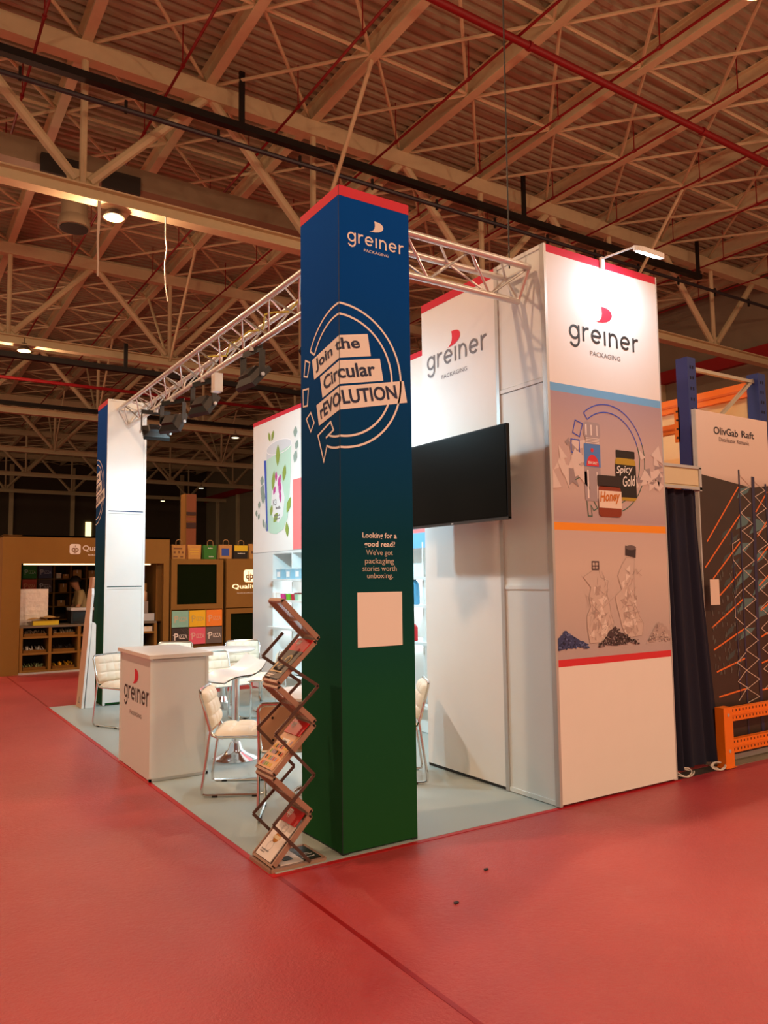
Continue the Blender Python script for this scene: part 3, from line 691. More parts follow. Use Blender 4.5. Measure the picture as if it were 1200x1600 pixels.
decal('cup_rim_print', [stroke(arc(-6.13, 3.5, .42, 0, 358, 30, .10), .012, True)], m, M('print_rim_white', 'fafafa', .6, var=0), PPN, .004)
decal('cup_label_print', [tri([(-6.35, 2.9), (-6.22, 3.12), (-6.05, 3.05), (-5.93, 2.75), (-5.98, 2.5), (-6.14, 2.4), (-6.33, 2.5), (-6.38, 2.7)])], m, M('print_label_white', 'eef3f4', .6, var=0), PPN, .005)
decal('cup_spine_print', [tri([(-6.64, 3.365), (-6.56, 3.36), (-6.5, 2.31), (-6.54, 2.30)])], m, M('print_spine_blue', '3558c4', .6, var=0), PPN, .005)
def leaf(u, v, L, a, w=.32):
    a = math.radians(a); p = []
    for t in (0, .2, .5, .8, 1): p.append((t*L, w*L*math.sin(t*PI)*.5))
    for t in (.8, .5, .2): p.append((t*L, -w*L*math.sin(t*PI)*.5))
    return tri([(u+x*math.cos(a)-y*math.sin(a), v+x*math.sin(a)+y*math.cos(a)) for x, y in p])
decals('leaf_print', [leaf(-6.42, 3.62, .16, 110, .5), leaf(-6.37, 3.62, .17, 65, .5), leaf(-6.16, 3.22, .32, 88, .45), leaf(-6.33, 2.88, .3, 80, .4), leaf(-5.97, 2.98, .25, 75, .5), leaf(-6.4, 2.52, .17, 70, .6), leaf(-6.3, 2.42, .2, 40, .6), leaf(-5.86, 2.52, .25, 60, .5), leaf(-5.87, 2.4, .22, -80, .5)], m, LEAF, PPN, .006)
decals('leaf_print', [leaf(-6.72, 3.0, .15, 80, .9), leaf(-6.74, 2.85, .18, 60, .9), leaf(-6.68, 2.72, .2, 80, .8), leaf(-6.83, 2.66, .12, 70, .8), leaf(-6.92, 2.55, .1, 80, .8), leaf(-6.85, 2.5, .1, 60, .7), leaf(-5.6, 3.55, .16, 80, .8), leaf(-5.58, 3.38, .14, 60, .8), leaf(-5.62, 3.2, .18, 70, .7), leaf(-6.62, 2.35, .16, 110, .5), leaf(-6.55, 2.3, .16, 95, .4)], m, LEAF2, PPN, .006)
decals('flower_print', [leaf(-6.2, 3.0, .16, 95, .5), leaf(-6.15, 2.92, .2, 60, .5), leaf(-6.1, 2.8, .2, 80, .5), leaf(-6.3, 2.82, .14, 60, .6), leaf(-6.06, 2.68, .2, 95, .4)], m, PINK, PPN, .007)
decal('cup_lettering', [text('K3', -6.31, 2.66, .11, .09, .02), scribble(-6.22, 2.60, .16, .045, 4), scribble(-6.28, 2.5, .2, .03), scribble(-6.26, 2.455, .18, .026)], m, LOGO_SOFT, PPN, .007)
decal('panel_joint', [rect(-7.04, 1.992, -2.2, 1.998)], m, M('joint_grey', '9aa0a4', .6, var=0), PPN, .001)

# products on the shelves
def cup(name, x, y, z, r, h, mat, lidmat, label, cat='cup', group='sample packs on the lit shelves'):
    t = thing(name, label, cat, (x, y, z), group)
    MB().lathe([(r*.8, 0), (r*.82, .004), (r, h)], (x, y, z), 14).build('cup_body', mat, t, True)
    MB().lathe([(r*1.06, h), (r*1.06, h+.012), (r*.96, h+.016)], (x, y, z), 14).build('lid', lidmat, t, True)
def tub(x, y, z, mat, mat2, label):
    t = thing('sample_tub', label, 'tub', (x, y, z), 'sample packs on the lit shelves')
    MB().prism([(-.07, 0), (.07, 0), (.085, .13), (-.085, .13)], lambda u, v, d: (x+d, y-u, z+v), -.06, .06).build('tub_body', mat, t); tb = kids(t)[0]
    MB().box(x-.068, x+.068, y-.092, y+.092, z+.13, z+.145).build('lid', mat2, t)
    decal('tub_label', [rect(-y-.05, z+.03, -y+.05, z+.10)], MX(x-.062), M('pack_white', 'eef2f4', .5, var=0), tb, .003)
SKYC = M('pack_sky', '9cc8dc', .4, var=.05)
tub(2.9, 6.02, 1.6, SKYC, M('pack_ice', 'c8dfe8', .4), 'pale blue tub on the top shelf, farthest from the blue tower')
tub(2.9, 5.72, 1.6, SKYC, M('pack_ice'), 'pale blue tub on the top shelf, in the middle of three')
tub(2.9, 5.44, 1.6, SKYC, M('pack_ice'), 'pale blue tub on the top shelf, nearest the blue tower')
CP = [(6.2, 'f2f2ee', 'f2f2ee', 'white cup at the far end of the second shelf'), (6.08, 'f0eee8', 'e8e2d8', 'cream cup next to the far white cup on the second shelf'),
      (5.93, 'd23a84', 'f4f4f4', 'pink cup on the second shelf'), (5.76, '6cb52e', 'f6f6f6', 'lime green cup on the second shelf'), (5.6, 'c22c3e', 'ffffff', 'red striped cup on the second shelf'),
      (5.50, '9cc6a8', '8a2a32', 'pale green cup with dark red lid on the second shelf'), (5.40, 'cfe0c8', '6a2f2a', 'pale cup with brown lid beside the blue tower')]
for y, c, l, lb in CP: cup('sample_cup', 2.87, y, 1.31, .045, .085, M('pack_'+c, c, .4), M('lid_'+l, l, .4), lb)
cup('sample_jar', 3.02, 5.8, 1.31, .05, .14, M('pack_dark', '3c3c40', .3), M('lid_black', '18181a', .4), 'dark jar standing behind the lime green cup', 'jar')
cup('sample_jar', 3.02, 5.45, 1.31, .06, .15, M('pack_amber', 'e0932a', .3), M('lid_orange', 'd8741e', .4), 'orange jar standing behind the pale cups', 'jar')
t = thing('sample_bottle', 'clear light blue bottle on the shelf seen beside the front tower', 'bottle', (2.86, 2.74, 1.31), 'sample packs on the lit shelves')
MB().lathe([(.05, 0), (.055, .01), (.055, .2), (.04, .235), (.022, .25)], (2.86, 2.74, 1.31), 16).build('bottle_body', M('pack_water_blue', '5fb0e0', .15, var=.03), t, True)
MB().lathe([(.025, .25), (.025, .28)], (2.86, 2.74, 1.31), 14).build('cap', M('cap_teal', '2a6a8c', .4), t, True)
t = thing('sample_bottle', 'red bottle on the lower shelf seen beside the front tower', 'bottle', (2.86, 2.80, .93), 'sample packs on the lit shelves')
MB().lathe([(.06, 0), (.065, .012), (.065, .14), (.045, .17), (.02, .185)], (2.86, 2.80, .93), 16).build('bottle_body', M('pack_red', 'd81424', .35), t, True)
MB().lathe([(.022, .185), (.022, .2)], (2.86, 2.80, .93), 14).build('cap', M('cap_red', 'b00f1c', .4), t, True)

# ---- television on a wall arm
tv = thing('television', 'large black television on a wall arm in front of the logo wall', 'television', (1.86, .78, 2.0))
TX, TY0, TY1 = 1.83, .115, 1.345
MB().box(TX, TX+.03, TY0, TY1, 1.99, 2.67).build('casing', M('tv_casing', '0c0c0e', .5, spec=.2), tv)
MB().box(TX-.003, TX, TY0+.012, TY1-.012, 2.012, 2.658).build('screen', M('tv_screen', '030304', .3, var=0, spec=.12), tv)
bz = MB().box(TX-.004, TX+.03, TY0, TY1, 1.985, 2.003).build('bottom_bezel', M('tv_bezel', '5a5a60', .3, .8), tv)
decal('maker_mark', [rect(-.76, 1.990, -.735, 1.997)], MX(TX-.004), PRINT_W, bz, .001)
MB().box(TX+.03, TX+.075, .55, .95, 2.15, 2.5).build('back_cover', BLACK, tv)
for z in (2.28, 2.38): MB().bar((TX+.075, .75, z), (2.1, .75, z), .03, .03).build('wall_arm', BLACKM, tv)

# ---- counter
ct = thing('reception_counter', 'white reception counter with printed logo on its narrow front', 'counter', (.22, 2.77, 0))
CX0, CX1, CY0, CY1 = -.02, .46, 2.305, 3.24
cb = MB().box(CX0+.012, CX1-.012, CY0+.012, CY1-.012, .008, .955).build('body', WHITE, ct)
MB().box(CX0-.02, CX1+.025, CY0-.04, CY1+.02, .965, .995).build('top', M('counter_top_white', 'e4e2dc', .35, var=.02), ct)
for cx, cy in ((CX0, CY0), (CX1-.02, CY0), (CX0, CY1-.02), (CX1-.02, CY1-.02)): MB().box(cx, cx+.02, cy, cy+.02, .008, .965).build('corner_post', WHITE, ct)
MB().box(CX0, CX1, CY0, CY0+.015, .008, .03).build('base_rail', ALU, ct)
m = MX(CX0+.012)
decal('logo_lettering', greiner(-3.13, .575, .115, .75), m, LOGO_GREY, cb)
decal('logo_drop', [drop(-2.86, .718, .17, .128)], m, LOGO_RED, cb)
decal('logo_subtitle', [text('PACKAGING', -2.94, .455, .36, .034)], m, LOGO_SOFT, cb)

# ---- chairs (face +X in their own frame)
def pad(mb, O, U, V, N, nu=3, nv=3, thick=.05, rnd=.28):
    O, U, V, N = map(Vector, (O, U, V, N))
    def fn(a, b):
        e = (1-abs(2*a-1)**5)*(1-abs(2*b-1)**5)
        q = .70+.30*(abs(math.sin(PI*nu*a))*abs(math.sin(PI*nv*b)))**.22
        # round the plan a little
        aa, bb = 2*a-1, 2*b-1; k = 1-rnd*.18*(aa*aa*bb*bb)
        return O+U*(.5+aa*k/2)+V*(.5+bb*k/2)+N*thick*(e**.5)*q
    mb.grid(fn, 24, 24)
    mb.grid(lambda a, b: (lambda aa, bb, k: O+U*(.5+aa*k/2)+V*(.5+bb*k/2)-N*.018*((1-aa**4)*(1-bb**4)))(2*a-1, 2*b-1, 1-rnd*.18*((2*a-1)*(2*b-1))**2), 8, 8)
def make_chair():
    t = thing('padded_chair', 'chair', 'chair', (0, 0, 0), 'cream padded chairs on the stand')
    mb = MB(); pad(mb, (-.2, -.22, .435), (.43, 0, 0), (0, .44, 0), (0, 0, 1), 3, 3, .055); mb.build('seat', CUSH, t, True)
    mb = MB(); pad(mb, (-.205, -.215, .475), (-.075, 0, .285), (0, .43, 0), (.967, 0, .254), 3, 4, .05); mb.build('backrest', CUSH, t, True)
    # shell behind the back pad
    def out(a): return a
    prof = []
    for cx, cy, a in ((.17, .23, 0), (-.17, .23, 90)): prof += arc(cx, cy, .045, a, a+90, 5)
    prof += [(-.2, -.02), (.2, -.02)]
    MB().prism(prof, lambda u, v, d: (-.212-.26*v+d*.967, u, .475+v+d*.25), -.012, -.001).build('back_shell', SHELL, t); shl = kids(t)[-1]
    for u, v in ((-.13, .2), (.13, .2), (-.13, .05), (.13, .05)): MB().tube((-.222-.26*v, u, .473+v), (-.23-.26*v, u, .471+v), .008, 8).build('shell_bolt', BLACK, shl)
    for s in (-1, 1):
        y = s*.225
        pts = [(-.285, y*.93, .755), (-.28, y, .73), (-.24, y, .60), (-.205, y, .48), (-.225, y, .33), (-.265, y, .06), (-.262, y, .022), (-.235, y, .012), (0, y, .012), (.15, y, .012), (.185, y, .022), (.197, y, .055), (.215, y, .36), (.21, y, .405), (.18, y, .422), (0, y, .425), (-.15, y, .425), (-.19, y, .44), (-.207, y, .47)]
        sf = MB().path(pts, .0105, 8).build('side_frame', CHROME, t, True)
        for x in (-.17, .12): MB().box(x-.02, x+.02, y-.013, y+.013, .0015, .014).build('glide', BLACK, sf)
    MB().path([(-.285, -.21, .755), (-.292, -.19, .765), (-.292, .19, .765), (-.285, .21, .755)], .0105, 8).build('top_rail', CHROME, t, True)
    MB().tube((-.12, -.225, .42), (-.12, .225, .42), .009, 8).build('cross_tube', CHROME, t, True); MB().tube((.14, -.225, .42), (.14, .225, .42), .009, 8).build('cross_tube', CHROME, t, True)
    return t
CH = make_chair()
spots = [(.485, 4.965, -65, 'cream quilted chair beyond the counter, near the white tower face'),
         (.52, 1.72, -30, 'cream chair in front of the bar stool, its beige back seen edge on'),
         (.60, .98, 60, 'cream chair seen from behind between the brochure stand and the front tower'),
         (1.62, 1.33, 150, 'cream chair mostly hidden behind the front tower, beside the logo wall'),
         (1.40, 4.40, -80, 'cream chair directly behind the bar stool, quilted back turned to us'),
         (2.23, 5.82, -110, 'farthest cream chair, its back against the dark green board'),
         (1.95, 4.6, 138, 'cream chair turned away, behind the open brochure stand top'),
         (1.38, 6.16, -115, 'cream chair whose rounded back just rises above the counter')]
for i, (x, y, a, lb) in enumerate(spots):
    if i == 0: CH.location = (x, y, .005); CH.rotation_euler = (0, 0, math.radians(a)); CH['label'] = lb
    else: dup(CH, (x, y, .005), math.radians(a), lb)

# ---- tables and bar stool
TOPW = M('table_top_white', 'eceae6', .3, var=.01)
def trumpet(t, x, y, r, h, topr=.035):
    MB().lathe([(r, .006), (r, .014), (r*.86, .03), (r*.55, .055), (r*.33, .095), (topr+.012, .15), (topr, .16)], (x, y, 0), 28).build('base', CHROME, t, True)
    MB().tube((x, y, .15), (x, y, h), topr, 16).build('column', CHROME, t, True)
def round_table(x, y, r, label):
    t = thing('round_table', label, 'table', (x, y, 0)); trumpet(t, x, y, .2, .71)
    MB().lathe([(r-.01, .71), (r, .717), (r, .733), (r-.01, .74)], (x, y, 0), 40).build('table_top', TOPW, t, True)
round_table(.98, 1.33, .37, 'round white table on a chrome foot, half hidden by the front tower')
round_table(1.78, 5.4, .40, 'round white table among the far cream chairs')
st = thing('bar_stool', 'white wave-shaped bar stool on a chrome trumpet foot beside the counter', 'stool', (.85, 2.68, 0))
trumpet(st, .85, 2.68, .2, .72)
def seatf(off):
    def fn(a, b):
        u, v = 2*a-1, 2*b-1; k = 1-.16*u*u*v*v
        x = u*.245*k; y = v*.215*k
        z = .755+.125*max(0, u-.1)**1.6+.03*max(0, v)*max(0, u)-.075*max(0, -u-.15)**2-.03*max(0, -v-.2)**2+.02*v*v+off*(1-.7*max(abs(u), abs(v))**6)
        ca, sa = math.cos(.12), math.sin(.12)
        return (.85+x*ca-y*sa, 2.68+x*sa+y*ca, z)
    return fn
MB().grid(seatf(.0), 16, 16).grid(seatf(-.035), 16, 16).build('seat', TOPW, st, True)
MB().lathe([(.05, .71), (.08, .735), (.07, .75)], (.85, 2.68, 0), 16).build('seat_mount', CHROME, st, True)
MB().path([(1.0, 2.78, .72), (1.06, 2.82, .715), (1.1, 2.845, .705)], .006, 6).build('lift_lever', CHROME, st, True)

# ---- zigzag brochure stand
bs = thing('brochure_stand', 'brown zigzag folding brochure stand at the front corner of the flooring', 'stand', (.13, .16, 0))
FR = M('stand_frame_bronze', 'a98978', .4, .2); BARM = M('stand_bar_bronze', '5d4a44', .4, .4); ACR = M('acrylic_tint', 'b98a80', .12, var=.03, alpha=.55)
YA, YB = .025, .285
zig = [(-.005, .03), (.222, .262), (.225, .285), (.0, .495), (.0, .518), (.247, .757), (.25, .778), (.027, .985), (.027, 1.008), (.256, 1.222), (.275, 1.243), (.05, 1.463)]
LEAN = -.0   # the far side stands straight
def yb(z): return YB-.09*z/1.46
for i in range(0, 12, 2):
    (x0, z0), (x1, z1) = zig[i], zig[i+1]
    d = Vector((x1-x0, 0, z1-z0)).normalized(); nrm = Vector((-d.z, 0, d.x))
    if nrm.x > 0: nrm = -nrm
    tray = bpy.data.objects.new('tray', None)
    for ya in (YA, None):
        y0 = YA+.006 if ya is not None else yb(z0)-.006; y1 = YA+.006 if ya is not None else yb(z1)-.006
        MB().bar((x0, y0, z0), (x1, y1, z1), .012, .03, (0, 1, 0)).build('tray_rail', FR, bs)
    for (xx, zz) in ((x0, z0), (x1, z1)):
        MB().bar((xx, YA, zz), (xx, yb(zz), zz), .014, .022, d).build('tray_end', FR, bs)
    mb = MB(); o = nrm*-.004
    mb.add([Vector((x0, YA+.01, z0))+o, Vector((x0, yb(z0)-.01, z0))+o, Vector((x1, yb(z1)-.01, z1))+o, Vector((x1, YA+.01, z1))+o], [(0, 1, 2, 3)])
    mb.add([Vector(v)-nrm*.004 for v in mb.v[:4]], [(3, 2, 1, 0)])
    mb.build('tray_sheet', ACR, bs)
    mx, mz = (x0+x1)/2, (z0+z1)/2
    MB().bar((mx, YA+.01, mz), (mx, yb(mz)-.01, mz), .006, .02, d).build('tray_lip', FR, bs)
barz = [(.214, .02), (-.012, .253), (.241, .487), (.0, .735), (.268, .975), (.019, 1.141), (.145, 1.27)]
for ys in (0, 1):
    for i in range(len(barz)-1):
        (x0, z0), (x1, z1) = barz[i], barz[i+1]
        f = (lambda z: YA-.012) if ys == 0 else (lambda z: yb(z)+.012)
        MB().bar((x0, f(z0), z0), (x1, f(z1), z1), .007, .017, (0, 1, 0)).build('scissor_bar', BARM, bs)
for x, z in zig[1:]: MB().tube((x, YA-.004, z), (x, YA+.004, z), .006, 8).build('rivet', BLACKM, bs)
MB().bar((-.02, YA, .012), (.31, YA, .012), .02, .02).bar((-.02, YB, .012), (.31, YB, .012), .02, .02).bar((-.02, YA, .012), (-.02, YB, .012), .02, .02).bar((.31, YA, .012), (.31, YB, .012), .02, .02).build('base_frame', FR, bs)
MB().box(-.01, .30, YA+.01, YB-.01, .012, .018).build('base_sheet', ACR, bs)
# brochures lying in the trays
def on_tray(i):
    (x0, z0), (x1, z1) = zig[i], zig[i+1]; d = Vector((x1-x0, 0, z1-z0)); L = d.length; d.normalize(); nrm = Vector((-d.z, 0, d.x))
    if nrm.x > 0: nrm = -nrm
    def fn(u, v, e=0):    # u across (+ towards us), v up the tray
        z = z0+d.z*v; yc = (YA+yb(z))/2
        return tuple(Vector((x0, 0, z0))+d*v+nrm*(.012+e)+Vector((0, yc-u, 0)))
    return fn, L
def brochure(i, v0, v1, mat, label, deco, thick=.006, base=0., u0=-.095, u1=.095):
    fn, L = on_tray(i)
    t = thing('brochure', label, 'brochure', fn(0, v0*L, base), 'brochures in the zigzag stand')
    MB().prism([(u0, v0*L), (u1, v0*L), (u1, v1*L), (u0, v1*L)], fn, base, base+thick).build('cover', mat, t); cv = kids(t)[0]
    for nm, shapes, mt, e in deco(L): 
        for vs_, fs_ in shapes: MB().add([fn(u, v, base+thick+e) for u, v in vs_], fs_).build(nm, mt, cv)
RB = M('brochure_red', 'c4161c', .35, var=.02); PAPER = M('brochure_white', 'e8e0dc', .45, var=.02); DK = M('brochure_dark', '26261f', .35, var=.05)
def redd(L): return [('cover_lettering', [text('upp', -.06, .70*L, .05, .045, .02)], PRINT_W, .001)]
brochure(8, .05, .70, DK, 'dark brochure with a pale hook motif in the top open tray', lambda L: [('cover_motif', [stroke(arc(.01, .48*L, .03, 200, -60, 12)+[(-.01, .36*L), (-.03, .30*L)], .012)], M('motif_gold', 'b3a070', .5, var=0), .001), ('cover_picture', [rect(-.085, .2*L, -.065, .5*L), rect(-.085, .18*L, .07, .21*L)], M('motif_cream', 'd8c49a', .5, var=0), .001), ('cover_lettering', [scribble(-.07, .10*L, .08, .012), scribble(-.07, .06*L, .05, .01)], PRINT_W, .001)])
brochure(8, .70, .99, RB, 'red booklet lying above the dark brochure in the top open tray', lambda L: [('cover_lettering', [text('upp', -.06, .82*L, .05, .04, .02)], PRINT_W, .001)])
def cols(L):
    r = random.Random(9); o = {}
    for a in range(5):
        for b in range(7):
            c = r.choice(['e08a2c', 'd8b23a', '7aa04a', 'c8553c', '9a86a8', '26221e', 'e6c49a'])
            o.setdefault(c, []).append(rect(-.08+b*.023, .06*L+a*.115*L, -.063+b*.023, .06*L+a*.115*L+.07*L))
    out = [('cover_picture', s, M('mosaic_'+c, c, .4, var=0), .001) for c, s in o.items()]
    return out+[('cover_badge', [rect(-.05, .50*L, .035, .60*L)], PRINT_W, .002), ('cover_lettering', [scribble(-.03, .53*L, .05, .016)], LOGO_GREY, .003)]
brochure(4, .03, .74, M('brochure_peach', 'e0b088', .4, var=.02), 'colourful brochure with rows of small pictures in the middle open tray', cols)
brochure(4, .70, .97, RB, 'red booklet lying above the colourful brochure in the middle open tray', lambda L: [('cover_lettering', [text('upp', -.07, .80*L, .05, .04, .02)], PRINT_W, .001)], base=.007)
def hony(L): return [('cover_motif', [tri(arc(.0, .42*L, .032, 0, 340, 20))], M('motif_honey', 'b5731e', .5, var=0), .001), ('cover_motif', [rect(-.035, .39*L, .035, .45*L)], M('motif_cream'), .002), ('cover_line_art', [stroke(arc(-.01, .25*L, .03, 0, 350, 14), .002, True), stroke(arc(.01, .60*L, .03, 0, 350, 14), .002, True), stroke(arc(.01, .60*L, .02, 0, 350, 14), .002, True)], LOGO_SOFT, .001), ('cover_lettering', [scribble(-.07, .14*L, .09, .01), scribble(-.07, .10*L, .055, .01)], LOGO_SOFT, .001)]
brochure(0, .03, .72, PAPER, 'white brochure with a honey coloured jar in the lowest tray', hony)
brochure(0, .70, .98, RB, 'red booklet lying above the white brochure in the lowest tray', lambda L: [('cover_lettering', [text('upp', -.065, .79*L, .05, .05, .02)], PRINT_W, .001)], base=.007)
t = thing('magazine', 'black and white magazine lying on the foot of the brochure stand', 'magazine', (.21, .15, .018))
MB().box(.05, .19, .05, .26, .018, .024).build('white_page', PAPER, t); MB().box(.19, .30, .05, .26, .018, .024).build('dark_page', DK, t)
decal('page_picture', [rect(.09, .09, .15, .16)], lambda u, v, d: (u, v, .024+d), BLACK, t, .001)
decal('page_lettering', [scribble(.2, .08, .08, .015), rect(.21, .12, .28, .125), rect(.21, .14, .27, .145)], lambda u, v, d: (u, v, .024+d), PRINT_W, t, .001)

# ---- bottle-shaped display board
bd = thing('bottle_display', 'slim leaning bottle-shaped display board beside the far blue tower', 'sign', (.36, 6.58, 0))
DB = M('display_face_warm_lit', 'cfae94', .5, var=.02)  # warm hall light on the white board's front, painted into its colour
yc = 6.575
pr = [(-.155, .0), (.155, .0), (.155, .9), (.15, 1.05), (.12, 1.2), (.125, 1.42), (.105, 1.475), (.085, 1.5)]
full = [(-a, b) for a, b in pr[2:]]; poly = pr + [(.085, 1.5), (-.085, 1.5)][1:] + list(reversed([(-a, b) for a, b in pr[2:-1]]))
MB().prism(poly, lambda u, v, d: (.315+.075*v+d, yc-u, v+.006), .0, .028).build('board', WHITE, bd)
MB().prism(poly, lambda u, v, d: (.315+.075*v+d, yc-u, v+.006), -.003, -.0005).build('warm_lit_face', DB, bd)
capp = [(-.085, 1.503)] + [(.085, 1.503)] + arc(.065, 1.625, .02, 0, 90, 4) + arc(-.065, 1.625, .02, 90, 180, 4)
MB().prism(capp, lambda u, v, d: (.315+.075*v+d, yc-u, v+.006), -.003, .028).build('cap', M('display_cap', 'b07c58', .5), bd)
decal('recycle_print', [stroke([(-.04, .06), (.04, .06), (0, .13)], .012, True)], lambda u, v, d: (.315+.075*v-.003-d, yc-u, v+.006), LOGO_SOFT, bd, .002)
MB().prism([(.36, .006), (.475, .006), (.475, 1.04), (.465, 1.065), (.44, 1.075), (.428, 1.075)], lambda u, v, d: (u, 6.43+d, v), 0, .27).build('rear_support', WHITE, bd)

# ================================================================== KRAFT KIOSK BEHIND
KY = 10.9
kk = thing('kraft_kiosk', 'brown kraft board kiosk with open serving front and white logo on its lintel', 'kiosk', (1.35, 11.8, 0))
MB().box(-.11, .19, KY, 12.9, .0, 2.42).build('side_pillar', KRAFT, kk); MB().box(2.70, 2.81, KY, 12.9, .0, 2.43).build('side_pillar', KRAFT, kk)
lt_ = MB().box(.19, 2.70, KY, KY+.12, 1.935, 2.43).build('lintel', KRAFT, kk)
MB().box(-.11, 2.81, KY, 12.9, 2.40, 2.43).build('roof_board', KRAFT_D, kk); MB().box(-.11, 2.81, 12.85, 12.9, 0, 2.4).build('back_board', DARKIN, kk)
MB().box(2.59, 2.70, KY+.12, 12.8, .83, 1.935).build('inner_cheek', KRAFT_D, kk)
MB().box(.19, 2.59, KY+.04, KY+.62, .80, .84).build('worktop', M('worktop_grey', '6d6250', .4), kk)
for x in (.2, .67, 1.16, 1.65, 2.15, 2.54): MB().box(x, x+.05, KY+.02, KY+.6, .03, .80).build('counter_upright', KRAFT, kk)
for z in (.03, .33, .615): 
    MB().box(.2, 2.59, KY+.03, KY+.58, z, z+.035).build('counter_shelf', KRAFT, kk)
MB().box(.2, 2.59, KY+.58, KY+.6, .03, .8).build('counter_back', DARKIN, kk)
MB().box(.19, 2.59, KY+.0, KY+.02, .0, .03).build('plinth', ALU, kk)
# back shelving
for x in (.68, 1.0, 1.31, 1.61, 1.91, 2.2, 2.5): MB().box(x-.016, x+.016, 12.45, 12.85, .3, 2.4).build('rack_upright', KRAFT_D, kk)
for z in (.6, .86, 1.12, 1.39, 1.665, 1.94): MB().box(.2, 2.59, 12.47, 12.85, z-.012, z+.012).build('rack_shelf', KRAFT_D, kk)
m = MY(KY)
decal('logo_badge', [rrect(.98, 2.10, 1.17, 2.285, .04)], m, PRINT_W, lt_, .003)
decal('logo_badge_letters', [text('qp', 1.015, 2.115, .12, .10, .03), stroke([(1.08, 2.225), (1.08, 2.26)], .012), stroke([(1.055, 2.225), (1.055, 2.245)], .01)], m, M('kraft_letter', '7a531c', .6, var=0), lt_, .005)
decal('sign_lettering', [text('Quality', 1.205, 2.135, .44, .13, .01), scribble(1.3, 2.08, .4, .022, 14)], m, PRINT_W, lt_, .003)
# neighbouring display blocks
kb = thing('kraft_display_block', 'brown kraft display block with a dark green screen and pizza boxes', 'display', (3.36, 11.3, 0))
MB().box(2.84, 3.93, KY+.05, 11.7, 0, 2.02).build('block_body', KRAFT_D, kb)
for x0, x1, z0, z1 in ((2.85, 3.90, 1.92, 2.02), (2.85, 3.90, 1.04, 1.14), (2.85, 2.965, 1.14, 1.92), (3.77, 3.90, 1.14, 1.92)): MB().box(x0, x1, KY, KY+.06, z0, z1).build('frame_board', KRAFT, kb)
MB().box(2.965, 3.77, KY+.03, KY+.05, 1.14, 1.92).build('green_screen', M('dark_green_board', '101a06', .9, var=.15, scale=30, spec=.05), kb)
for x in (2.85, 3.205, 3.548, 3.90): MB().box(x-.008, x+.008, KY+.0, KY+.05, .35, 1.04).build('box_divider', KRAFT, kb)
kc = thing('kraft_sign_block', 'brown kraft block with a glowing logo sign above a second green screen', 'display', (4.6, 11.3, 0))
MB().box(3.965, 5.3, KY+.05, 11.7, 0, 2.03).build('block_body', KRAFT_D, kc)
sb_ = MB().box(3.97, 5.3, KY, KY+.06, 1.05, 2.03).build('sign_board', KRAFT, kc)
for x0, x1, z0, z1 in ((3.97, 5.3, .93, 1.03), (3.97, 4.07, .1, .93), (5.2, 5.3, .1, .93)): MB().box(x0, x1, KY, KY+.06, z0, z1).build('frame_board', KRAFT, kc)
MB().box(4.07, 5.2, KY+.03, KY+.05, .1, .93).build('green_screen', M('dark_green_board'), kc)
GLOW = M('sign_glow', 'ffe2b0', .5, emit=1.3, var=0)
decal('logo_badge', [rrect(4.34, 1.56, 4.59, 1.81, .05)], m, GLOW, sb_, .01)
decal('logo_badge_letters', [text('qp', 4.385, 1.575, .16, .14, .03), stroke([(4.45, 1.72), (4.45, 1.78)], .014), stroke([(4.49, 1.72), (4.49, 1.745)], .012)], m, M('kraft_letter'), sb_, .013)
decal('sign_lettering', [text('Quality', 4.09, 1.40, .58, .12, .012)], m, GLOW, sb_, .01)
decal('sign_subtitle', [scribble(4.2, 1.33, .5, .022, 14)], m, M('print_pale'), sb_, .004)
# pizza boxes
def pizza(x0, z0, s, y, col, ink, label, h=None, group='printed pizza boxes on the kraft stand'):
    h = h or s
    t = thing('pizza_box', label, 'box', (x0+s/2, y, z0), group)
    MB().box(x0, x0+s, y, y+.03, z0, z0+h).build('box_lid', M('pizza_'+col, col, .6, var=.05, scale=20), t); bl = kids(t)[0]
    lt = M('pizza_ink_'+ink, ink, .6, var=0)
    decal('lid_lettering', [text('P', x0+s*.14, z0+h*.28, s*.24, h*.42, .015), text('IZZA', x0+s*.43, z0+h*.36, s*.5, h*.25, .008), stroke([(x0+s*.07, z0+h*.56), (x0+s*.18, z0+h*.66), (x0+s*.3, z0+h*.66)], s*.035)], MY(y), lt, bl, .003)
    if ink == 'efe6da': decal('lid_pattern', [stroke([(x0+s*a, z0), (x0, z0+h*a)], s*.012) for a in (.2, .35, .5)] + [stroke([(x0+s, z0+h*a), (x0+s*a, z0+h)], s*.012) for a in (.5, .65, .8)], MY(y), M('pizza_pattern', '6f6a66', .6, var=0), bl, .002)
for x0, z0, c, ink, lb in ((2.873, .70, '8fcbb8', 'ccbe9a', 'mint green pizza box, upper row under the dark green screen'), (3.215, .70, 'f2c21e', 'c9b05a', 'yellow pizza box, upper row under the dark green screen'), (3.557, .70, 'f58a2a', 'e8b088', 'orange pizza box, upper row under the dark green screen'),
                           (2.873, .365, '3a332e', 'efe6da', 'black patterned pizza box, lower row, nearest the kiosk opening'), (3.215, .365, 'e8627a', 'e6b0a4', 'pink pizza box, lower row under the dark green screen'), (3.557, .365, '6a625e', 'efe6da', 'dark grey patterned pizza box, lower row, beside the second block')):
    pizza(x0, z0, .325, KY-.005, c, ink, lb, .318)
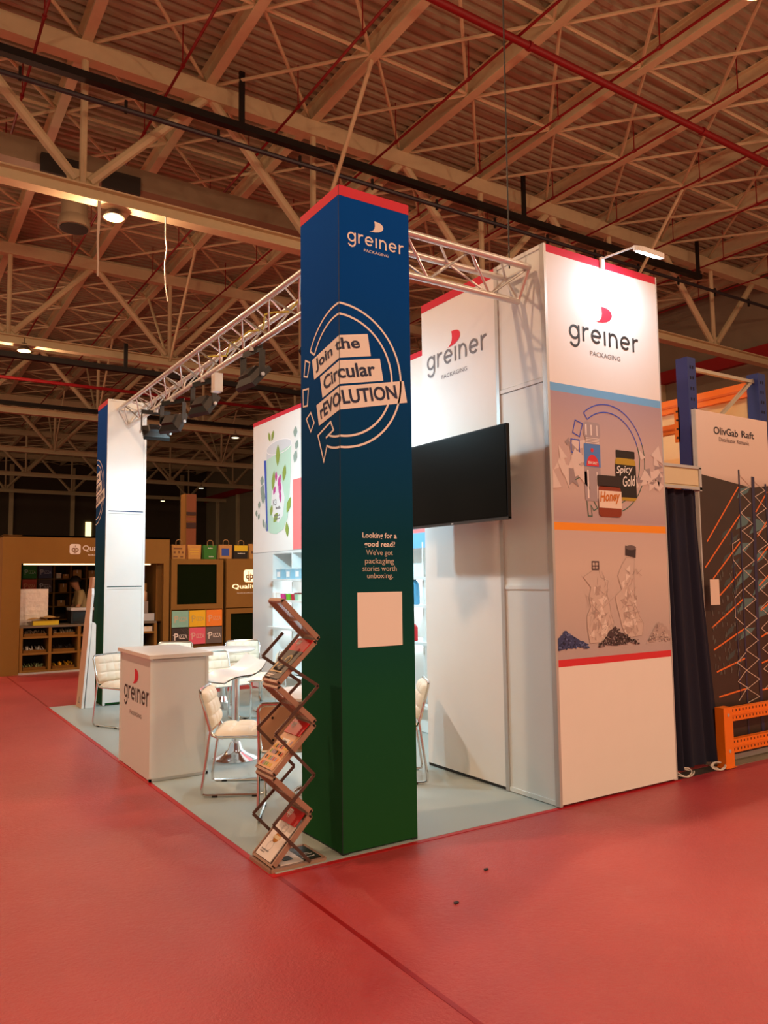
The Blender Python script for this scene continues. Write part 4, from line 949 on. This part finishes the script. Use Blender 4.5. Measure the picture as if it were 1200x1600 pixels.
for x0, z0, c, ink, lb in ((.425, 1.68, '1f7a24', 'a8c49a', 'green pizza box on the kiosk back wall'), (.705, 1.68, '3a3a5c', 'b4b2be', 'navy pizza box on the kiosk back wall'), (.425, 1.41, 'c8401a', 'e0905a', 'red orange pizza box on the kiosk back wall'), (.705, 1.41, '4a2a2a', 'b8a49a', 'dark brown pizza box on the kiosk back wall')):
    pizza(x0, z0, .25, 12.42, c, ink, lb, .245, 'printed pizza boxes in the kiosk')
# paper bags on top of the blocks
def bag(x0, x1, z0, z1, col, label, deco=None, hand=True, y=11.12):
    t = thing('paper_bag', label, 'bag', ((x0+x1)/2, y, z0), 'paper bags on top of the kraft blocks'); mt = M('bag_'+col, col, .7, var=.06)
    w = x1-x0
    MB().prism([(x0+.01, z0), (x1-.01, z0), (x1, z1), (x0, z1)], lambda u, v, d: (u, y+d*(1-.5*(v-z0)/(z1-z0)), v), 0, .13).build('bag_body', mt, t); bb = kids(t)[0]
    if hand:
        c = (x0+x1)/2
        MB().path([(c-.06, y, z1-.02)] + [(c+.06*math.cos(a), y, z1+.05+.05*math.sin(a)) for a in [PI-i*PI/8 for i in range(9)]] + [(c+.06, y, z1-.02)], .007, 6).build('handle', M('bag_handle', '9c7a48', .7), t, True)
    for nm, s, cc in (deco or []): decal(nm, s, MY(y), M('bagink_'+cc, cc, .6, var=0), bb, .004)
bag(2.925, 3.2, 2.03, 2.31, 'c08c46', 'kraft bag with brown icons, nearest the kiosk roof', [('bag_print', [rect(2.96, 2.22, 3.13, 2.25), rect(2.96, 2.14, 3.0, 2.18), rect(3.05, 2.14, 3.08, 2.19), rect(3.12, 2.14, 3.16, 2.18), rect(2.95, 2.06, 3.04, 2.085), rect(3.09, 2.06, 3.15, 2.085)], '7a4a22')])
bag(3.25, 3.52, 2.03, 2.315, 'd19a4c', 'kraft bag with faint yellow lettering, in front of the tall pillar', [('bag_print', [rect(3.29, 2.22, 3.48, 2.24), rect(3.28, 2.17, 3.47, 2.19), rect(3.3, 2.12, 3.46, 2.14)], 'e0b23a')], False)
bag(3.57, 3.845, 2.03, 2.31, '2f7a24', 'dark green bag with white lettering', [('bag_print', [scribble(3.66, 2.24, .1, .025, 5), scribble(3.68, 2.07, .1, .025, 5)], 'd8dcc8')])
bag(3.905, 4.175, 2.04, 2.325, 'c28e4e', 'kraft bag with a blue square picture', [('bag_print', [rect(3.95, 2.1, 4.11, 2.25)], '2a4fa8')])
bag(4.215, 4.525, 2.04, 2.32, '1a1410', 'black and yellow bag', [('bag_print', [rect(4.225, 2.2, 4.515, 2.315)], 'e0c21e'), ('bag_lettering', [scribble(4.3, 2.14, .16, .022)], 'e6e2da')])
bag(4.55, 4.85, 2.04, 2.35, 'b98a4c', 'kraft bag beside the black and yellow bag', [('bag_print', [rect(4.6, 2.15, 4.72, 2.2)], '5a3a1c')])
# tall pillar behind
tp = thing('sign_pillar', 'tall slim brown sign pillar standing behind the paper bags', 'pillar', (4.27, 14.1, 0))
MB().box(4.16, 4.41, 14.0, 14.3, 0, 3.67).build('pillar_body', M('pillar_brown', '8a4a24', .6), tp); MB().box(4.13, 4.165, 13.99, 14.3, 0, 3.67).build('pillar_edge', KRAFT, tp)
for z in (3.0, 3.12): MB().box(4.19, 4.40, 13.985, 14.0, z, z+.02).build('pillar_stripe', KRAFT, tp)
MB().box(4.17, 4.4, 13.985, 14.0, 2.85, 2.98).box(4.17, 4.4, 13.985, 14.0, 3.16, 3.24).build('pillar_print', M('pillar_print', '3a1a10', .6), tp)
# things on the kiosk worktop and shelves
ws = MB(); ws.grid(lambda a, b: (.225+.47*a+.004*math.sin(31*b), 11.25+.006*math.sin(23*b+9*a)+.005*math.sin(47*a), .84+.64*b), 24, 30); 
t = thing('wrapped_stack', 'stack wrapped in shiny clear film on the kiosk worktop', 'package', (.46, 11.4, .84))
FILM = M('film_wrap', 'f0ebe2', .14, var=.15, scale=14, bump=.6, bscale=18)
MB().box(.225, .695, 11.22, 11.5, .84, 1.48).build('wrapped_block', FILM, t)
for i in range(7): MB().box(.223, .697, 11.214, 11.22, .93+.08*i, .945+.08*i).build('film_fold', FILM, t)
t = thing('yellow_box', 'flat yellow box under the papers on the kiosk worktop', 'box', (.62, 11.05, .84)); MB().box(.42, .84, 10.97, 11.15, .84, .905).build('box_base', M('box_yellow', 'd8c41e', .5), t); MB().box(.418, .842, 10.968, 11.152, .905, .918).build('box_lid', M('box_yellow2', 'b8a41a', .5), t)
for i, (x, z, lb) in enumerate(((.45, .935, 'crumpled kraft paper sheet on the yellow box'), (.66, .96, 'second crumpled kraft sheet leaning over the yellow box'))):
    mb = MB(); mb.grid(lambda a, b: (x-.12+.32*a, 10.98+.2*b, z+.006+.02*math.sin(5*a+2*i)*math.sin(4*b+i)+.03*a*(1-a)*2), 10, 8); mb.grid(lambda a, b: (x-.12+.32*a, 10.98+.2*b, z+.02*math.sin(5*a+2*i)*math.sin(4*b+i)+.03*a*(1-a)*2), 10, 8)
    tag(mb.build('paper_sheet', M('kraft_paper', 'c8a468', .7), None, True), lb, 'paper')
t = thing('countertop_oven', 'dark countertop oven with silver top in the kiosk opening', 'oven', (1.25, 11.2, .84))
MB().box(1.06, 1.5, 11.02, 11.4, .85, 1.08).build('oven_body', BLACK, t); MB().box(1.05, 1.51, 11.0, 11.42, 1.08, 1.13).build('oven_top', ALU, t); MB().box(1.09, 1.44, 11.012, 11.02, .88, 1.05).build('oven_window', M('oven_glass', '0a0806', .1), t)
for x in (1.08, 1.47): MB().box(x, x+.03, 11.05, 11.35, .84, .85).build('oven_foot', BLACK, t)
t = thing('coffee_grinder', 'stacked chrome and tan machine at the far end of the kiosk opening', 'machine', (2.42, 11.2, .84))
MB().box(2.25, 2.56, 11.05, 11.35, .84, .99).build('machine_base', BLACK, t); MB().box(2.25, 2.57, 11.03, 11.05, .845, .985).build('base_trim', ALU, t); MB().box(2.27, 2.46, 11.08, 11.3, .99, 1.22).build('machine_body', M('machine_grey', '8a7f74', .4), t)
MB().lathe([(.1, 1.22), (.11, 1.24), (.11, 1.38), (.08, 1.42)], (2.36, 11.2, 0), 18).build('hopper', M('machine_tan', 'c49c78', .35), t, True); MB().box(2.28, 2.44, 11.12, 11.28, 1.42, 1.56).build('bean_box', KRAFT, t)
rng = random.Random(11)
cart = [(1.05, 1.678, .09, .10, 'ddd0bc', 'small white carton on the top kiosk shelf'), (1.17, 1.678, .11, .08, 'b07a3a', 'low brown carton beside the white one on the top kiosk shelf'), (1.36, 1.678, .16, .16, 'b88a4a', 'brown carton on the top kiosk shelf above the person'),
        (1.12, 1.402, .13, .17, 'b07a3a', 'tall brown carton on the second kiosk shelf'), (1.08, 1.132, .14, .11, '9a6a34', 'brown carton on the third kiosk shelf'), (1.66, 1.678, .14, .15, 'b88a4a', 'brown carton on the top kiosk shelf beside the far tower'),
        (2.24, 1.678, .12, .12, 'd8d0c4', 'white carton on the top shelf seen past the white tower'), (.72, 1.132, .12, .14, 'b07a3a', 'brown carton behind the wrapped stack')]
for x, z, w, h, c, lb in cart:
    t = thing('carton', lb, 'carton', (x+w/2, 12.6, z), 'cartons on the kiosk shelves'); MB().box(x, x+w, 12.5, 12.7, z, z+h).build('carton_body', M('carton_'+c, c, .7), t); MB().box(x+w*.42, x+w*.58, 12.498, 12.702, z+h*.6, z+h+.001).build('tape', M('carton_tape', 'd8c49a', .4), t)
# small goods in the counter cubbies: one tray of each
for x0, z, c, lb in ((.27, .65, 'a08c74', 'wooden stirrers'), (.75, .65, 'b4a48a', 'pale napkins'), (.27, .365, 'c8c4bc', 'white straws'), (.75, .365, '2a2622', 'black cutlery'), (.27, .065, '8a9a6a', 'green and white sachets'), (.75, .065, 'd8a41a', 'yellow sachets')):
    t = thing('goods_tray', 'open tray of '+lb+' in the kiosk counter', 'tray', (x0+.18, 11.1, z)); mt = M('goods_'+c, c, .5, var=.15, scale=40)
    MB().box(x0, x0+.37, 10.96, 11.3, z, z+.045).build('tray_body', KRAFT_D, t)
    mb = MB(); r = random.Random(int(x0*100+z*1000))
    for i in range(26):
        u = x0+.01+.35*r.random(); a = r.uniform(-.5, .5); mb.bar((u, 10.98+.2*r.random(), z+.045), (u+.04*math.sin(a), 11.05+.2*r.random(), z+.075+.03*r.random()), .014, .01)
    tag(mb.build('loose_goods', mt, t), kind='stuff')
t = thing('carton', 'white parcel on the counter shelf seen past the white tower', 'carton', (2.45, 11.1, .65), 'cartons on the kiosk shelves'); MB().box(2.34, 2.52, 10.98, 11.2, .65, .74).build('carton_body', M('carton_ddd0bc'), t); MB().box(2.41, 2.45, 10.978, 11.202, .7, .742).build('tape', M('carton_tape'), t)
# glowing tube added under the lintel to brighten the kiosk interior
t = thing('kiosk_fill_tube', 'slim glowing tube added under the kiosk lintel to light the interior', 'lamp', (1.4, 11.06, 1.93)); MB().tube((.25, 11.1, 1.92), (2.5, 11.1, 1.92), .012, 8).build('glow_tube', M('kiosk_fill_glow', 'ffd9a0', .5, emit=2.6, var=0), t, True); MB().box(.22, 2.53, 11.08, 11.12, 1.932, 1.955).build('fill_tube_holder', ALU, t)

# ---- person in the kiosk
def skin(name, pts, edges, radii, mat, parent, sub=2, loc=(0, 0, 0)):
    me = bpy.data.meshes.new(name); me.from_pydata(pts, edges, []); o = bpy.data.objects.new(name, me); COL.objects.link(o)
    md = o.modifiers.new('Skin', 'SKIN'); md.use_smooth_shade = True
    for i, r in enumerate(radii): me.skin_vertices[0].data[i].radius = (r, r) if not isinstance(r, tuple) else r
    me.skin_vertices[0].data[0].use_root = True
    ss = o.modifiers.new('Subd', 'SUBSURF'); ss.levels = sub; ss.render_levels = sub
    me.materials.append(mat)
    o.parent = parent; ORG[o] = ORG[parent]; return o
pn = thing('person', 'person in a beige shirt and dark trousers bending over inside the kiosk', 'person', (1.48, 12.0, 0))
pn.rotation_euler = (0, 0, 0)
SK = M('skin_tone', 'b98562', .55, var=.02); SHIRT = M('beige_shirt', 'cdb27e', .75, var=.05, scale=20); TROU = M('dark_trousers', '2a2018', .8)
# local frame: x towards the picture's right, y away; bends forward towards -x
P_ = [(.0, 0, .92), (-.02, 0, 1.1), (-.07, 0, 1.32), (-.11, 0, 1.43), (-.15, -.01, 1.50), (-.19, -.02, 1.57), (-.2, -.02, 1.63),
      (-.08, -.17, 1.38), (-.14, -.22, 1.14), (-.27, -.2, 1.0), (-.08, .17, 1.38), (-.14, .22, 1.14), (-.27, .2, 1.0),
      (.0, -.1, .86), (.03, -.1, .48), (.05, -.1, .09), (-.06, -.1, .04), (.0, .1, .86), (.03, .1, .48), (.05, .1, .09), (-.06, .1, .04)]
E_ = [(0, 1), (1, 2), (2, 3), (3, 4), (4, 5), (5, 6), (2, 7), (7, 8), (8, 9), (2, 10), (10, 11), (11, 12), (0, 13), (13, 14), (14, 15), (15, 16), (0, 17), (17, 18), (18, 19), (19, 20)]
R_ = [.13, .125, .14, .06, .055, .09, .085, .055, .042, .032, .055, .042, .032, .085, .06, .04, .04, .085, .06, .04, .04]
body = skin('body', P_, E_, R_, SK, pn)
skin('shirt', [P_[i] for i in (1, 0, 2, 3, 7, 8, 10, 11)], [(0, 1), (0, 2), (2, 3), (2, 4), (4, 5), (2, 6), (6, 7)], [.15, .15, .165, .08, .075, .058, .075, .058], SHIRT, pn)
skin('trousers', [P_[i] for i in (0, 13, 14, 15, 17, 18, 19)], [(0, 1), (1, 2), (2, 3), (0, 4), (4, 5), (5, 6)], [.15, .105, .08, .065, .105, .08, .065], TROU, pn)
hr = MB(); hr.grid(lambda a, b: (-.175+.105*math.cos(2*PI*a)*math.sin(b*1.7), -.02+.105*math.sin(2*PI*a)*math.sin(b*1.7), 1.62+.105*math.cos(b*1.7)), 16, 8)
hr.v = [(Vector(q)+Vector((1.48, 12.0, 0)))[:] for q in hr.v]; hr.build('hair', M('dark_hair', '1a110c', .6), pn, True)
for yy, nm in ((-.055, 'eye'), (.015, 'eye')):
    MB().lathe([(.004, -.006), (.011, -.002), (.011, .002), (.004, .006)], (1.48-.29, 12+yy, 1.585), 8, 'X').build(nm, BLACK, pn, True)

# ================================================================== RIGHT SIDE: DOORWAY, CURTAIN, RACK, POSTER
hd = thing('doorway_header', 'cream metal header box above the dark curtain', 'header', (3.66, .05, 2.29))
HB = M('header_cream', 'cbbf9a', .5)
MB().box(3.37, 3.90, .02, .08, 2.30, 2.475).build('header_box', HB, hd); MB().box(3.37, 3.86, .014, .02, 2.325, 2.45).build('inset_panel', M('header_inset', 'd8cca8', .5), hd)
for z in (2.30, 2.475): MB().box(3.37, 3.90, .010, .02, z-.012, z+.012).build('header_rail', ALU, hd)
MB().box(3.87, 3.90, .01, .08, 2.28, 2.475).build('end_cap', ALU, hd)
cu = MB()
def curt(a, b, off=0):
    z = 2.29*(1-b)+.05*b; x0 = 3.385+.02*b; x1 = 3.87+.2*b**1.3
    return (x0+(x1-x0)*a, .068+(.035+.015*b)*math.sin(a*2*PI*4.2+.6*b)*(.6+.4*math.sin(9*a))*(1-a**5)+off, z)
cu.grid(curt, 60, 14); cu.grid(lambda a, b: curt(a, b, .006), 60, 14)
c = cu.build('door_curtain', M('curtain_navy', '10122a', .9, var=.1), None, True); tag(c, 'dark navy curtain hanging in the doorway beside the printed panel', 'curtain')
po = thing('poster_board', 'tall distributor poster board with a warehouse picture behind the orange guard', 'poster', (4.52, .12, 0))
PB = ramp_mat('poster_backdrop', [(0, '5a4a44'), (.5, '7c6a64'), (.74, 'a8968e'), (.8, 'd8cac0'), (1, 'e8dcd2')], .5, span=3.0)
PSH = MB().box(3.985, 5.06, .10, .125, .06, 3.005).build('poster_sheet', PB, po, org=(4.52, .12, .06)); MB().box(3.97, 3.985, .095, .13, .02, 3.005).build('edge_rail', ALU, po); MB().box(3.985, 5.06, .095, .13, .02, .06).build('base_rail', ALU, po)
m = MY(.10)
decal('poster_dark_field', [tri([(3.99, 2.446), (4.76, 2.366), (5.055, 2.40), (5.055, .06), (3.99, .06)])], m, M('poster_dark', '3a2a22', .5, var=.2, scale=5), PSH, .001)
decals('poster_lettering', [text('OlivGab', 4.232, 2.812, .36, .067, .016), text('Raft', 4.645, 2.816, .195, .063, .016)], m, M('poster_ink', '1c1a2c', .5, var=0), PSH); decal('poster_subtitle', [text('Distributor Romania', 4.305, 2.752, .45, .038)], m, M('poster_ink_soft', '5a4a50', .5, var=0), PSH)
tl = [[(4.569, 2.345), (4.738, 2.376), (4.695, 2.319), (4.526, 2.256)], [(4.567, 2.108), (4.721, 2.091), (4.651, 2.025), (4.483, 1.977)], [(4.804, 2.084), (4.972, 2.056), (4.91, 1.999), (4.679, 1.939)], [(4.563, 1.862), (4.71, 1.864), (4.611, 1.787), (4.427, 1.743)], [(4.814, 1.789), (4.957, 1.791), (4.884, 1.725), (4.69, 1.649)],
      [(4.56, 1.62), (4.70, 1.62), (4.64, 1.56), (4.44, 1.47)], [(4.80, 1.54), (4.96, 1.54), (4.88, 1.46), (4.68, 1.39)], [(4.55, 1.37), (4.7, 1.37), (4.64, 1.31), (4.45, 1.25)], [(4.54, 1.11), (4.7, 1.11), (4.62, 1.06), (4.45, 1.01)], [(4.78, 1.3), (4.97, 1.3), (4.88, 1.22), (4.7, 1.18)]]
decals('poster_shelf_print', [(q, [(0, 1, 2, 3)]) for q in tl], m, M('poster_teal', '55777c', .5, var=.1), PSH, .002)
orl = [[(4.552, 2.361), (4.06, 1.864)], [(4.557, 2.113), (4.018, 1.644)], [(4.536, 1.867), (4.119, 1.547)], [(4.542, 1.617), (4.145, 1.368)], [(4.546, 1.369), (4.068, 1.133)], [(4.532, 1.107), (4.081, .949)], [(4.52, .851), (4.108, .763)], [(4.508, .59), (4.123, .554)]]
tl += [[(4.30+.12*k, 1.95-.21*j-.05*k), (4.40+.12*k, 1.99-.21*j-.05*k), (4.36+.12*k, 1.93-.21*j-.05*k), (4.26+.12*k, 1.89-.21*j-.05*k)] for j in range(6) for k in range(2)]
decals('poster_shelf_print', [(q, [(0, 1, 2, 3)]) for q in tl[10:]], m, M('poster_teal_dim', '3c4c4e', .5, var=.1), PSH, .0015)
orl += [[(a[0]+.45, a[1]-.02), (a[0]+.25, a[1]-.02-.2*(a[1]-.5)/1.9)] for a, b in orl]
decals('poster_beam_print', [stroke(q, .014) for q in orl], m, M('poster_orange', 'e8762e', .5, var=0), PSH, .003)
decals('poster_post_print', [stroke([(4.572, 2.518), (4.535, 1.05), (4.52, .2)], .02), stroke([(4.783, 2.467), (4.735, 1.041), (4.736, .2)], .045), stroke([(4.978, 2.412), (4.977, .4)], .025), stroke([(4.42, 1.95), (4.43, .5)], .012)], m, M('poster_post_blue', '2e2c4e', .5, var=0), PSH, .004)
zg = [[(4.58, 2.47), (4.738, 2.376), (4.575, 2.313), (4.724, 2.222), (4.568, 2.129), (4.735, 2.038), (4.573, 1.969), (4.739, 1.886), (4.566, 1.798), (4.731, 1.702), (4.56, 1.628), (4.725, 1.531), (4.563, 1.453), (4.727, 1.359), (4.556, 1.285), (4.73, 1.189), (4.55, 1.112)],
      [(4.807, 2.424), (4.962, 2.349), (4.804, 2.287), (4.966, 2.183), (4.808, 2.117), (4.96, 2.022), (4.801, 1.953), (4.964, 1.857), (4.8, 1.79), (4.96, 1.69), (4.8, 1.62), (4.96, 1.52), (4.8, 1.45), (4.96, 1.36), (4.8, 1.28), (4.96, 1.19), (4.79, 1.1), (4.96, 1.0), (4.79, .92), (4.96, .82), (4.79, .74), (4.96, .66), (4.79, .56)],
      [(4.419, 1.849), (4.53, 1.894)], [(4.419, 1.849), (4.416, 1.712), (4.52, 1.628)], [(4.53, 1.448), (4.413, 1.377), (4.408, 1.211), (4.52, 1.144)], [(4.699, 1.174), (4.543, 1.107), (4.729, .998), (4.538, .922), (4.725, .831), (4.533, .745), (4.72, .658), (4.53, .589), (4.706, .508), (4.531, .471)], [(4.531, .9), (4.4, .82), (4.53, .75), (4.4, .66), (4.53, .6), (4.4, .5)]]
decals('poster_lattice_print', [stroke(q, .007) for q in zg], m, M('poster_lattice', 'd0bfb2', .5, var=0), PSH, .005)
r = random.Random(21)
tag(decal('poster_stock_print', [stroke([(u, v), (u+r.uniform(-.012, .012), v+r.uniform(.02, .05))], .006) for u, v in [(r.uniform(4.08, 4.5), r.uniform(.7, 1.6)) for i in range(90)]], m, M('poster_stock', '6f7470', .5, var=0), PSH, .002), kind='stuff')
pa = MB().box(3.975, 4.10, .03, .032, 1.33, 1.543).build('paper_note', M('note_paper', 'e2d2c4', .6)); tag(pa, 'blank white paper note at the edge of the dark curtain', 'paper')

# pallet rack
rk = thing('pallet_rack', 'blue and orange pallet rack frame behind the poster board', 'rack', (4.75, .9, 0))
RBLUE = M('rack_blue', '132a78', .4, var=.03); ROR = M('rack_orange', 'f07a14', .4, var=.03)
for x in (4.16, 5.26):
    upr = MB().box(x, x+.02, .28, .40, .0, 3.54).box(x+.10, x+.12, .28, .40, 0, 3.54).box(x+.02, x+.10, .28, .30, 0, 3.54).build('upright', RBLUE, rk)
    MB().box(x-.03, x+.15, .25, .43, 0, .008).build('foot_plate', RBLUE, rk)
    mb = MB()
    for i in range(33):
        z = .3+.098*i
        for xx in (x+.035, x+.07): mb.box(xx, xx+.014, .2775, .28, z, z+.028)
    mb.build('slot_row', M('slot_dark', '0a0e22', .8), upr)
MB().bar((4.28, .34, 3.46), (5.27, .34, 3.46), .03, .04).build('frame_brace', M('rack_galvanised', 'c2b8a4', .4, .6), rk); MB().bar((5.26, .34, 3.48), (4.28, .34, 2.75), .03, .03).build('frame_brace', M('rack_galvanised'), rk); MB().bar((4.28, .34, 2.7), (5.26, .34, 1.9), .03, .03).build('frame_brace', M('rack_galvanised'), rk)
MB().box(5.27, 5.32, .40, 4.0, 3.33, 3.475).build('beam', ROR, rk); MB().box(5.262, 5.27, .40, 4.0, 3.385, 3.41).build('beam_rib', M('rack_orange_deep', 'd86408', .4), rk)
MB().box(4.18, 4.24, .40, 3.9, 2.87, 2.955).build('beam', ROR, rk); MB().box(4.172, 4.18, .40, 3.9, 2.90, 2.915).build('beam_rib', M('rack_orange_deep'), rk); MB().box(4.16, 4.172, .385, .44, 2.78, 3.10).build('beam_bracket', ROR, rk)
for z in (2.82, 2.90, 2.98, 3.06): MB().tube((4.155, .41, z), (4.162, .41, z), .01, 8).build('bracket_rivet', BLACKM, rk)
MB().box(5.33, 5.36, .45, 4.0, 2.55, 3.33).build('back_sheet', M('rack_sheet_cream', 'e6cf9c', .6), rk); MB().box(4.4, 5.3, .45, 4.0, 2.50, 2.55).build('shelf_deck', M('rack_deck_orange', 'e88a2c', .5), rk)
# orange guard rail
gr = thing('rack_guard', 'low orange perforated guard rail in front of the poster board', 'guard rail', (4.5, 0, 0))
MB().box(3.985, 4.105, -.03, .05, .006, .49).build('end_post', ROR, gr); MB().box(3.975, 4.115, -.04, .06, .006, .012).build('post_foot', ROR, gr)
for z in (.14, .43): MB().tube((4.045, -.034, z), (4.045, -.03, z), .014, 10).build('post_bolt', ALU, gr)
for z0 in (.115, .37):
    b = MB().box(4.105, 5.4, -.015, .035, z0, z0+.108).build('guard_rail', ROR, gr)
    MB().box(4.105, 5.4, -.022, -.015, z0+.045, z0+.063).build('rail_ridge', ROR, b)
    mb = MB()
    for i in range(26):
        for dz_ in (.018, .078): mb.box(4.125+i*.048, 4.138+i*.048, -.0165, -.015, z0+dz_, z0+dz_+.018)
    tag(mb.build('rail_holes', M('hole_dark', '5a2404', .8), b), kind='stuff')
MB().box(5.3, 5.4, -.03, .05, .006, .49).build('end_post', ROR, gr)
# cable coils at the foot of the curtain
CW = M('cable_white', 'd8cfc4', .5)
def coil(cx, cy, r, n, label, seed):
    q = random.Random(seed); pts = []
    for i in range(n*14):
        a = i*2*PI/14; pts.append((cx+r*(1+.25*math.sin(a*.37+seed))*math.cos(a), cy+.5*r*(1+.2*math.cos(a*.53))*math.sin(a), .008+.05*abs(math.sin(a*.5+seed))*q.uniform(.7, 1)))
    tag(MB().path(pts, .005, 6).build('cable_coil', CW, None, True), label, 'cable')
coil(3.93, .0, .075, 4, 'tangled white cable coil at the foot of the curtain beside the orange post', 1)
coil(3.52, .03, .09, 2, 'loose white cable loop on the floor beside the printed panel', 4)
MB().box(3.40, 4.0, .0, .12, .0, .004).build('dark_threshold', M('dark_floor_strip', '2a2420', .8), fl)
# small litter on the red floor
for i, (x, y) in enumerate(((.55, -.85), (.95, -.6))):
    mb = MB().prism([(0, 0), (.03, .005), (.035, .02), (.01, .022)], lambda u, v, d: (x+u, y+v, d), .001, .006)
    tag(mb.build('debris_chip', BLACK), ('dark chip of litter on the red floor, nearer the camera', 'dark chip of litter on the red floor, nearer the stand')[i], 'litter')
